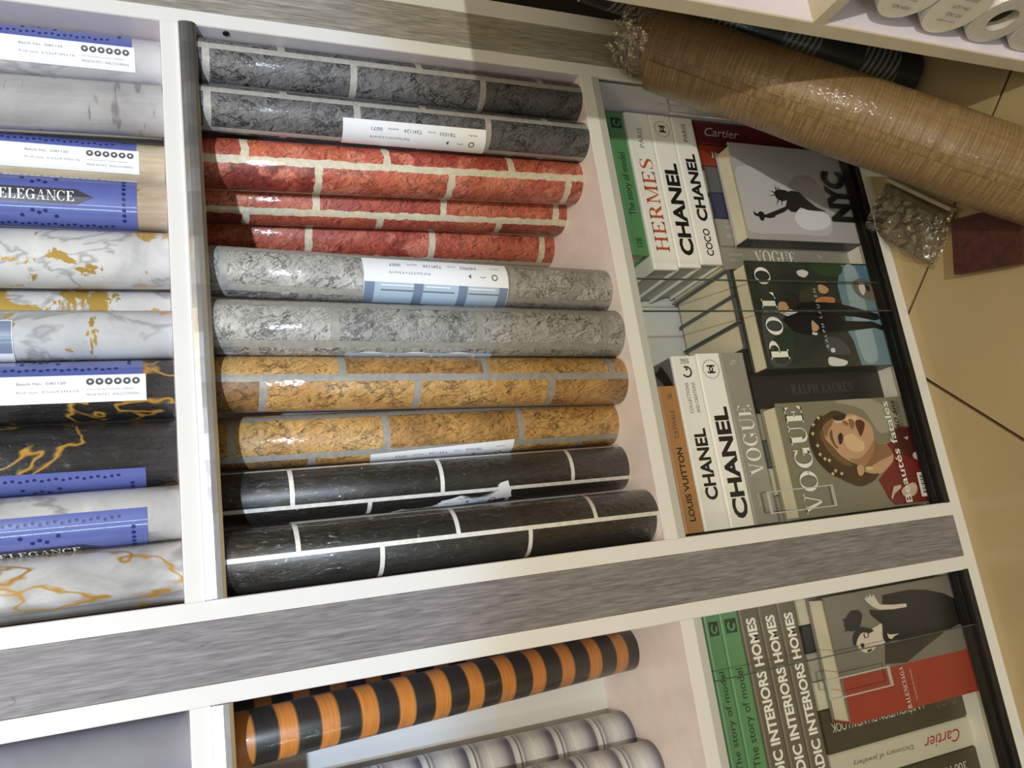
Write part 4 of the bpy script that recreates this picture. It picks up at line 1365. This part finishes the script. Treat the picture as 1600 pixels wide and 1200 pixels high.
b = mk('book', 'tan book titled LOUIS VUITTON CATWALK on top of the stack beside the grey post', S2, (0.0345, YB + 0.001, z), (0.2090, 0.0315, 0.140), C_TAN, dark_pages=True)
spine(b, sans('LOUIS VUITTON', 0, 0.022), 0.075, 0.57, 0.36, 0.66, INK)
spine(b, sans('CATWALK'), 0.635, 0.835, 0.38, 0.62, INKGREYD)
spine(b, sans('Yale'), 0.905, 0.945, 0.34, 0.66, INKGREYD)

S3 = 'books lying on top of the left row'
zz = [0.2897, 0.3213, 0.3538, 0.3867, 0.4177, 0.4428]
for i, w in enumerate(('lowest', 'middle', 'top')):
    b = mk('book', 'taupe book titled NORDIC INTERIORS HOMES, %s of the three' % w, S3, (-0.3340, YB, zz[i]), (0.2600, zz[i + 1] - zz[i], 0.150), C_TAUPE, dark_pages=True)
    spine(b, sans('NORDIC INTERIORS HOMES', 0, 0.034), 0.02 - 0.004 * i, 0.94 + 0.004 * i, 0.28, 0.74, INKWHITE)
for i, w in ((3, 'lower of the two on the left stack'), (4, 'upper of the two on the left stack')):
    b = mk('book', 'green book titled The story of model, %s' % w, S3, (-0.3200, YB + 0.002, zz[i]), (0.2460, zz[i + 1] - zz[i], 0.145), C_GREEN, dark_pages=True)
    spine(b, sans('The story of model', 0, 0.004), 0.20, 0.70, 0.36, 0.74, I_GREEN)
    green_mark(b)

# standing rows
S4 = 'books standing upright in the right row'
WD = 0.150
zt = 0.2827


def standing(x1, x0, mat, label, group, up=False, top=zt, w=WD):
    T = x1 - x0 - 0.0006
    Ls = top - H3 - 0.0004
    if up:
        return mk('book', label, group, (x1 - 0.0003, YB, H3 + 0.0002), (Ls, T, w), mat, 'up')
    return mk('book', label, group, (x0 + 0.0003, YB, top), (Ls, T, w), mat, 'down')


b = standing(0.6905, 0.6473, C_DRED, 'dark red upright book titled Cartier', S4, top=0.2800)
spine(b, sans('Cartier', 0.4), 0.06, 0.33, 0.36, 0.74, I_PALE)
spine(b, sans('dictionnaire'), 0.40, 0.68, 0.40, 0.54, I_RED)
b = standing(0.6473, 0.6082, C_BRICK, 'brick red upright book with BA showing beside the NYC book', S4, top=0.2790)
spine(b, serif('BALENCIAGA', 0.18, 0.07), 0.07, 0.62, 0.36, 0.66, I_PALE)
standing(0.6082, 0.5603, C_SLATE, 'slate grey upright book behind the top of the NYC book', S4, top=0.2770)
standing(0.5603, 0.5152, C_NAVY, 'navy upright book behind the NYC book', S4, top=0.2780)
b = standing(0.5152, 0.4666, C_GREY, 'grey upright book with small white lettering, between the navy book and VOGUE', S4, top=0.2800)
spine(b, sans('ASSOULINE'), 0.06, 0.16, 0.62, 0.72, I_PALE)
spine(b, sans('DIOR II'), 0.06, 0.14, 0.30, 0.42, I_PALE)
b = standing(0.4666, 0.4265, C_GREY, 'grey upright book titled VOGUE between the NYC and POLO books', S4)
spine(b, serif('VOGUE', 0.2, 0.06), 0.24, 0.56, 0.30, 0.86, INKWHITE)
spine(b, sans('ASSOULINE'), 0.05, 0.15, 0.60, 0.70, I_PALE)
spine(b, sans('DIOR II'), 0.05, 0.11, 0.36, 0.46, I_PALE)
spine(b, sans('Yc'), 0.74, 0.775, 0.55, 0.80, I_PALE)
standing(0.4265, 0.3830, C_SLATE, 'slate upright book behind the first letter O of the POLO cover', S4, top=0.2780)
standing(0.3830, 0.3395, C_SLATE, 'slate upright book in the middle behind the POLO cover', S4, top=0.2790)
standing(0.3395, 0.2964, C_SLATE, 'slate upright book behind the letter P of the POLO cover', S4, top=0.2770)
standing(0.2964, 0.2579, C_BLACK, 'black upright book under the lower edge of the POLO book', S4, top=0.2800)
b = standing(0.2579, 0.1958, C_BLACK, 'thick black upright book titled RALPH LAUREN', S4, top=0.2800)
spine(b, serif('RALPH LAUREN', 0.16, 0.07, 0.2), 0.28, 0.76, 0.42, 0.66, I_DIM)
XX = [0.1958, 0.1540, 0.1130, 0.0720, 0.0310]
for k, (a_, b_, mt, lb) in enumerate(((0.1958, 0.1540, C_GREY, 'grey upright book just below the RALPH LAUREN book'), (0.1540, 0.1130, C_SLATE, 'slate upright book behind the middle of the VOGUE portrait'), (0.1130, 0.0720, C_CREAM, 'cream upright book behind the VOGUE portrait'), (0.0720, 0.0310, C_GREY, 'grey upright book behind the VOGUE portrait, beside the side panel'))):
    standing(a_, b_, mt, lb, S4, top=0.2810)
S5 = 'books standing upright in the left row'
b = standing(-0.0740, -0.1110, C_CREAM, 'cream upright book behind the upper corner of the portrait in black', S5, top=0.2870)
b = standing(-0.1110, -0.1480, C_BLACK, 'black upright book behind the portrait in black', S5, top=0.2870)
b = standing(-0.1480, -0.1860, C_GREY, 'grey upright book behind the portrait in black', S5, top=0.2880)
b = standing(-0.1860, -0.2235, C_CREAM, 'cream upright book behind the red part of the portrait cover', S5, top=0.2870)
b = standing(-0.2235, -0.2790, C_OLIVE, 'dark upright book titled LA REVOLUTION DU NEW LOOK, upside down', S5, True, top=0.2870)
spine(b, sans('DIOR', 0, 0), 0.06, 0.22, 0.20, 0.66, flat('faint_olive_ink', (92, 84, 64), 0.5))
spine(b, sans('LA RÉVOLUTION DU NEW LOOK'), 0.30, 0.95, 0.34, 0.56, I_PALE)
b = standing(-0.2790, -0.3200, C_CREAM, 'cream upright book titled Cartier in red script, upside down', S5, True, top=0.2880)
spine(b, sans('Cartier', 0.4), 0.09, 0.36, 0.30, 0.72, I_RED)
spine(b, sans('Dictionary of jewellery'), 0.44, 0.86, 0.40, 0.56, I_DIM)
b = standing(-0.3200, -0.3640, C_OLIVE, 'dark upright book at the lower right edge of the picture, upside down', S5, True, top=0.2870)
spine(b, sans('300 NEW LOOK'), 0.10, 0.55, 0.36, 0.60, I_PALE)

# books facing front
COVC = dict(light=(190, 187, 192), pale=(220, 218, 230), mid=(146, 141, 142), dark=(36, 32, 31), lblue=(112, 140, 152), pblue=(150, 172, 182), mblue=(88, 124, 150),
            leaf=(48, 74, 46), leaf2=(46, 62, 48), gray=(72, 76, 76), white=(214, 214, 210), olive=(66, 64, 50), skin=(194, 154, 120), dkhair=(48, 42, 38),
            skin2=(190, 124, 84), suit=(24, 26, 30), dog=(118, 108, 92), bg2=(158, 154, 138), red=(112, 26, 24), dred=(70, 20, 20), shade=(138, 102, 72), skinh=(218, 184, 150), shade2=(160, 120, 86), hair=(70, 52, 32),
            hair2=(110, 84, 50), crown=(56, 34, 26), lips=(88, 36, 34), eye=(46, 36, 30), gold=(206, 192, 150), lace=(196, 178, 164), paper=(232, 230, 222), ink=(28, 27, 26),
            redc=(150, 48, 32), black=(26, 24, 23), skinb=(206, 196, 182), dsh=(38, 35, 32))


def facing(name, label, x0, x1, z0, z1, y0, th, cover_mat, spine_mat, art, W, H, title):
    """book standing with its front board to the viewer; local origin at its lower left corner"""
    w, h = x1 - x0, z1 - z0
    b = empty(name, (x0, y0, z0))
    tag(b, label, 'book', 'books shown cover forward')
    c = 0.0026
    for nm, lo, hi, mt in (('front_board', (0, 0, 0), (w, c, h), cover_mat), ('back_board', (0, th - c, 0), (w, th, h), cover_mat), ('spine', (0, c, 0), (0.003, th - c, h), spine_mat), ('page_block', (0.003, c, 0.003), (w - 0.004, th - c, h - 0.004), PAPER)):
        o = bpy.data.objects.new(nm, bevel_box_mesh(nm, Vector(hi) - Vector(lo), 0.0006 if nm != 'page_block' else 0, mt))
        o.location = (Vector(lo) + Vector(hi)) / 2
        link(o, b)
    sx, sz = w / (W * 1000), h / (H * 1000)
    vs, fs, mi, mats = [], [], [], []
    for k, (col, sm_, pts) in enumerate(ART[art]):
        P = smooth_poly(pts, 4) if sm_ else pts
        n = len(vs)
        yy = -0.00008 * (k + 1)
        vs += [(min(max(px * sx, 0), w), yy, min(max(py * sz, 0), h)) for px, py in P]
        fs.append(tuple(range(n, n + len(P))))
        mt = flat('print_' + col, COVC[col], 0.35)
        if mt not in mats:
            mats.append(mt)
        mi.append(mats.index(mt))
    mesh_obj('cover_print', vs, fs, mats, b, midx=mi)
    for glyphs, (tx, tz), ln, ht, ex, ey, mt in title:
        lettering('lettering', glyphs, on_plane((tx * sx, -0.0032, tz * sz), ex, ey, ln * sx, ht * sz), mt, b)
    return b


C_GREYCOV = flat('grey_gradient_cover', (172, 168, 170), 0.3, noise=0.12, nscale=12)
C_DGREEN = flat('dark_green_photo_cover', (50, 56, 50), 0.3, noise=0.25, nscale=26)
C_OLVGREY = flat('olive_grey_photo_cover', (128, 124, 106), 0.3, noise=0.05, nscale=10)
C_PHGREY = flat('warm_grey_photo_cover', (116, 110, 102), 0.3, noise=0.05, nscale=10)
X_, Z_ = (1, 0, 0), (0, 0, 1)
facing('book', 'grey book cover with a torch-bearing statue and the letters NYC', 0.4624, 0.6300, H3 + 0.0004, 0.2550, 0.0310, 0.0355, C_GREYCOV, C_BLACK, 'nyc', .168, .236,
       [(sans('NYC', 0, 0.06), (36, 14), 92, 44, X_, Z_, INK)])
serP = lambda s: serif(s, 0.24, 0.05, 0.1)
facing('book', 'dark green book cover titled POLO with a man in a black suit', 0.2527, 0.4256, H3 + 0.0004, 0.2755, 0.0310, 0.0355, C_DGREEN, C_BLACK, 'polo', .172, .25,
       [(serP('P'), (13, 209), 30, 34, X_, Z_, INKWHITE), (serP('O'), (51, 209), 30, 30, X_, Z_, INKWHITE), (serP('L'), (94, 211), 26, 27, X_, Z_, INKWHITE), (serP('O'), (132, 211), 29, 28, X_, Z_, INKWHITE),
        (sans('R A L P H   L A U R E N'), (30, 129), 96, 5.5, X_, Z_, I_PALE)])
facing('book', 'olive grey cover titled VOGUE with a woman looking up, Beautés fatales', 0.0330, 0.2005, H3 + 0.0004, 0.2775, 0.0310, 0.0355, C_OLVGREY, C_GREY, 'vog', .17, .252,
       [(serP('VOGUE'), (5, 211), 160, 31, X_, Z_, INKWHITE), (sans('PARIS'), (58, 223), 12, 3, X_, Z_, INKGREY), (sans('Beautés fatales', 0, 0.008), (4, 42), 159, 13, X_, Z_, INKWHITE),
        (sans('60 ans', 0.3), (118, 27), 46, 10, X_, Z_, INK), (sans('DE LA MODE'), (120, 20), 42, 4, X_, Z_, INKGREYD)])
facing('book', 'cover of a woman in a black dress above a red band titled BALENCIAGA', -0.2405, -0.0760, H3 + 0.0004, 0.2715, 0.0310, 0.0355, C_PHGREY, C_BRICK, 'bal', .169, .256,
       [(serif('BALENCIAGA', 0.18, 0.07, 0.12), (2, 145), 56, 7.5, X_, Z_, INKWHITE), (sans('THE MASTER OF COUTURE'), (10, 131), 42, 2.6, X_, Z_, I_PALE)])

# ------------------------------------------------------------------ corner: big brown roll, stacked rolls, floor things


def grass_mat():
    m_, nt, p = new_mat('brown_grasscloth')
    L = nt.links.new
    raw = uvnode(nt)
    mp = nd(nt, 'ShaderNodeMapping')
    mp.inputs['Scale'].default_value = (420.0, 9.0, 1)
    L(raw, mp.inputs['Vector'])
    n = nd(nt, 'ShaderNodeTexNoise', i_Scale=1.0, i_Detail=5.0, i_Roughness=0.7)
    L(mp.outputs[0], n.inputs['Vector'])
    r = ramp(nt, [(0.3, (96, 74, 44)), (0.5, (128, 102, 66)), (0.72, (164, 138, 98))])
    L(n.outputs['Fac'], r.inputs[0])
    mp2 = nd(nt, 'ShaderNodeMapping')
    mp2.inputs['Scale'].default_value = (20.0, 240.0, 1)
    L(raw, mp2.inputs['Vector'])
    c = mix(nt, 'MULTIPLY', 1.0, r.outputs[0], ramp_noise(nt, mp2.outputs[0], 1.0, 0.14))
    L(c, p.inputs['Base Color'])
    p.inputs['Roughness'].default_value = 0.5
    b = nd(nt, 'ShaderNodeBump', i_Strength=0.3, i_Distance=0.001)
    L(n.outputs['Fac'], b.inputs['Height'])
    L(b.outputs[0], p.inputs['Normal'])
    wrap_coat(nt, p, raw, 0.45, 0.25, 3.0)
    return m_


GRASS = grass_mat()
TOP, BOT = Vector((0.717, -0.065, 0.457)), Vector((0.398, -0.288, 0.034))
ax = (TOP - BOT)
BL = ax.length
big = empty('wallpaper_roll', BOT)
big.rotation_mode = 'XYZ'
q = ax.to_track_quat('Z', 'Y')
big.rotation_euler = q.to_euler()
tag(big, 'thick brown grasscloth roll in clear film leaning in the corner', 'wallpaper roll')
RB = 0.050
bo = roll_core(big, RB, GRASS, BL, 'roll_body', 64)
loc_cam = big.matrix_basis.inverted() @ Vector((0.0, -0.88, 1.0937))
ang0 = math.atan2(loc_cam.x, -loc_cam.y)          # angle of the side turned to the room
# loose outer turn: the sheet lifts off along the lower side and ends in a straight edge
vs, fs, uvl = [], [], []
NA = 26
lowdir = -1.0
for k in range(NA + 1):
    f = k / NA
    th = ang0 - (0.45 + f * 1.35)
    rr = RB + 0.0012 + 0.016 * max(0.0, f - 0.15) ** 1.4
    for j in range(13):
        zz_ = 0.002 + (BL - 0.03) * j / 12
        r2 = rr + 0.0012 * math.sin(j * 1.3) * f
        vs.append((r2 * math.sin(th), -r2 * math.cos(th), zz_))
        uvl.append((BL - zz_, rr * th))
for k in range(NA):
    for j in range(12):
        a_ = k * 13 + j
        fs.append((a_, a_ + 13, a_ + 14, a_ + 1))
mesh_obj('loose_edge', vs, fs, GRASS, big, smooth=True, uvs=lambda vi, pi: uvl[vi])
# film sleeve with a crumpled, gathered end
random.seed(3)
vs, fs = [], []
NS, NR = 40, 12
for j in range(NR + 1):
    f = j / NR
    zz_ = BL - 0.02 + 0.052 * f
    base = RB + 0.002 - 0.030 * max(0, f - 0.35)
    for k in range(NS):
        th = 2 * math.pi * k / NS
        rr = base + (0.010 * f) * math.sin(3 * th + 5 * f) * f + random.uniform(-0.006, 0.006) * f
        vs.append((rr * math.sin(th), -rr * math.cos(th), zz_ + random.uniform(-0.006, 0.006) * f))
for j in range(NR):
    for k in range(NS):
        fs.append((j * NS + k, j * NS + (k + 1) % NS, (j + 1) * NS + (k + 1) % NS, (j + 1) * NS + k))
mesh_obj('film_end', vs, fs, FILM, big)

# rolls lying in the right-angled unit, ends to the left
END_P = flat('pale_end_disc', (226, 222, 208), 0.45, noise=0.05, nscale=50, coat=0.4)
WHITE_ROLL = marble_mat('white_roll_print', (214, 212, 206), (190, 188, 184), vein_amt=0.2, seed=20.0)
grp = 'rolls lying in the corner unit'
LAB = {0: 'lowest roll end in the corner unit, no lettering', 1: 'roll end without lettering, showing its hollow core', 2: 'pale roll end lettered LOT NO. T241124', 3: 'cream roll end with upside-down lettering, nearest the shelf divider'}
RE = 0.0395
spots = [(-0.3600, 0.0850), (-0.3615, 0.1640), (-0.3640, 0.2430), (-0.3735, 0.3220)]
for i, (yy, zc) in enumerate(spots):
    r = empty('wallpaper_roll', (XF + 0.012, yy, zc), (0, math.pi / 2, 0))
    tag(r, LAB[i], 'wallpaper roll', grp)
    roll_core(r, RE, WHITE_ROLL, 0.27, 'roll_body', 40)
    if i >= 2:
        sm = bmesh.new()
        bmesh.ops.create_circle(sm, cap_ends=True, segments=36, radius=RE - 0.001)
        me = bpy.data.meshes.new('end_label')
        sm.to_mesh(me)
        sm.free()
        me.materials.append(END_P)
        d = link(bpy.data.objects.new('end_label', me), r)
        d.location = (0, 0, -0.0012)
        # on the end disc: local x is down in the room, local y is depth
        if i == 2:
            rows = [('TB1033', 0.016, 0.0052), ('LOT NO.', 0.003, 0.0052), ('T241124', -0.009, 0.0052), ('MADE IN CHINA', -0.018, 0.0028)]
            for txt, off, hh in rows:
                g = sans(txt)
                ln = g[2] * hh
                lettering('lettering', g, on_plane((-ln / 2, -off, -0.0016), (1, 0, 0), (0, -1, 0), ln, hh), INKGREYD, d)
        else:
            for txt, off, hh in [('T241124', 0.004, 0.005), ('LOT NO.', -0.008, 0.005), ('ITEM NO.', 0.017, 0.005)]:
                g = sans(txt)
                ln = g[2] * hh
                lettering('lettering', g, on_plane((ln / 2, off, -0.0016), (-1, 0, 0), (0, 1, 0), ln, hh), INKGREYD, d)

# black and zebra rolls in the dark gap behind the brown roll
def zebra_mat():
    m_, nt, p = new_mat('black_zebra_blocks')
    L = nt.links.new
    raw = uvnode(nt)
    mp = nd(nt, 'ShaderNodeMapping')
    mp.inputs['Rotation'].default_value = (0, 0, 0.25)
    L(raw, mp.inputs['Vector'])
    w = nd(nt, 'ShaderNodeTexWave', i_Scale=36.0, i_Distortion=1.2)
    L(mp.outputs[0], w.inputs['Vector'])
    r = ramp(nt, [(0.45, (34, 33, 32)), (0.55, (112, 108, 100))])
    L(w.outputs['Fac'], r.inputs[0])
    sp = nd(nt, 'ShaderNodeSeparateXYZ')
    L(raw, sp.inputs[0])
    f = math_n(nt, 'FRACT', math_n(nt, 'DIVIDE', math_n(nt, 'ADD', sp.outputs[0], 0.03), 0.13))
    k = ramp(nt, [(0.0, G(0)), (0.55, G(1))], 'CONSTANT')
    L(f, k.inputs[0])
    c = mix(nt, 'MIX', k.outputs[0], lin((30, 30, 31)), r.outputs[0])
    L(c, p.inputs['Base Color'])
    p.inputs['Roughness'].default_value = 0.5
    wrap_coat(nt, p, raw, 0.2, 0.1, 4.0)
    return m_


zebra = zebra_mat()
for (bx_, tx_), lab in ((((0.675, -0.120, 0.034), (0.832, -0.046, 0.530)), 'black and zebra patterned roll leaning in the dark gap just behind the brown roll'), (((0.735, -0.168, 0.034), (0.850, -0.124, 0.540)), 'black and zebra patterned roll deepest in the dark corner gap')):
    a_ = Vector(tx_) - Vector(bx_)
    r = empty('wallpaper_roll', bx_)
    r.rotation_euler = a_.to_track_quat('Z', 'Y').to_euler()
    r.location = Vector(bx_) - a_.normalized() * 0.02
    tag(r, lab, 'wallpaper roll', 'zebra rolls in the corner gap')
    roll_core(r, 0.037, zebra, RL, 'roll_body', 40)

# things on the floor
slab = empty('sample_slab', (0.372, -0.1735, 0.0))
slab.rotation_euler = (0, 0, math.radians(-14))
tag(slab, 'dark red-brown square sample slab on the floor tiles', 'sample slab')
bm_ = bevel_box_mesh('slab_body', (0.080, 0.104, 0.016), 0.001, flat('dark_red_stone', (74, 34, 28), 0.6, noise=0.45, nscale=90, bump=0.6, bscale=160))
o = link(bpy.data.objects.new('slab_body', bm_), slab)
o.location = (0, 0, 0.020)
bm_ = bevel_box_mesh('slab_foot', (0.050, 0.070, 0.012), 0.001, INK)
o = link(bpy.data.objects.new('slab_foot', bm_), slab)
o.location = (0, 0, 0.006)

wb = empty('white_board', (0.575, -0.06, 0.0))
wb.rotation_euler = (0, 0, math.radians(-30))
tag(wb, 'white board lying on the floor under the brown roll', 'board')
o = link(bpy.data.objects.new('board', bevel_box_mesh('board', (0.07, 0.16, 0.012), 0.001, WHITE)), wb)
o.location = (0, 0, 0.006)
o = link(bpy.data.objects.new('edge_strip', bevel_box_mesh('edge_strip', (0.004, 0.16, 0.014), 0.0005, GREYTRACK)), wb)
o.location = (0.037, 0, 0.007)

# wrapped stone relief panel lying on the floor
rp = empty('relief_panel', (0.462, -0.050, 0.0))
rp.rotation_euler = (0, 0, math.radians(42))
tag(rp, 'small stone relief panel in clear film on the floor beside the base board', 'panel')
random.seed(11)
STONE_R = flat('brown_grey_stone', (118, 104, 84), 0.7, noise=0.3, nscale=35, bump=0.25, bscale=120)
vs, fs = [], []
NX, NY = 28, 22
for j in range(NY + 1):
    for i in range(NX + 1):
        x, y = (i / NX - 0.5) * 0.135, (j / NY - 0.5) * 0.085
        # two rounded faces and folds in low relief
        h = 0.016
        for cx, cy, rx, ry, a_ in ((0.030, 0.006, 0.022, 0.026, 0.010), (-0.028, -0.004, 0.024, 0.026, 0.010), (0.040, 0.006, 0.006, 0.005, 0.006), (-0.018, -0.002, 0.006, 0.005, 0.006), (0.0, 0.028, 0.05, 0.01, 0.006)):
            d2 = ((x - cx) / rx) ** 2 + ((y - cy) / ry) ** 2
            if d2 < 1:
                h += a_ * math.sqrt(1 - d2)
        h += 0.0015 * math.sin(x * 260 + y * 90)
        if i in (0, NX) or j in (0, NY):
            h = 0.0
        vs.append((x, y, h))
for j in range(NY):
    for i in range(NX):
        a_ = j * (NX + 1) + i
        fs.append((a_, a_ + 1, a_ + NX + 2, a_ + NX + 1))
mesh_obj('relief', vs, fs, STONE_R, rp, smooth=True)
o = link(bpy.data.objects.new('frame_edge', bevel_box_mesh('frame_edge', (0.135, 0.006, 0.018), 0.001, flat('pale_frame', (188, 178, 156), 0.5, noise=0.2))), rp)
o.location = (0, -0.0455, 0.009)
vs, fs = [], []
for j in range(13):
    for i in range(17):
        x, y = (i / 16 - 0.5) * 0.15, (j / 12 - 0.5) * 0.098
        e = min(i, 16 - i, j, 12 - j)
        vs.append((x, y, (0.031 if e > 1 else 0.002 + 0.012 * e) + random.uniform(-0.003, 0.003) * (e > 0)))
for j in range(12):
    for i in range(16):
        a_ = j * 17 + i
        fs.append((a_, a_ + 1, a_ + 18, a_ + 17))
mesh_obj('film', vs, fs, FILM, rp)
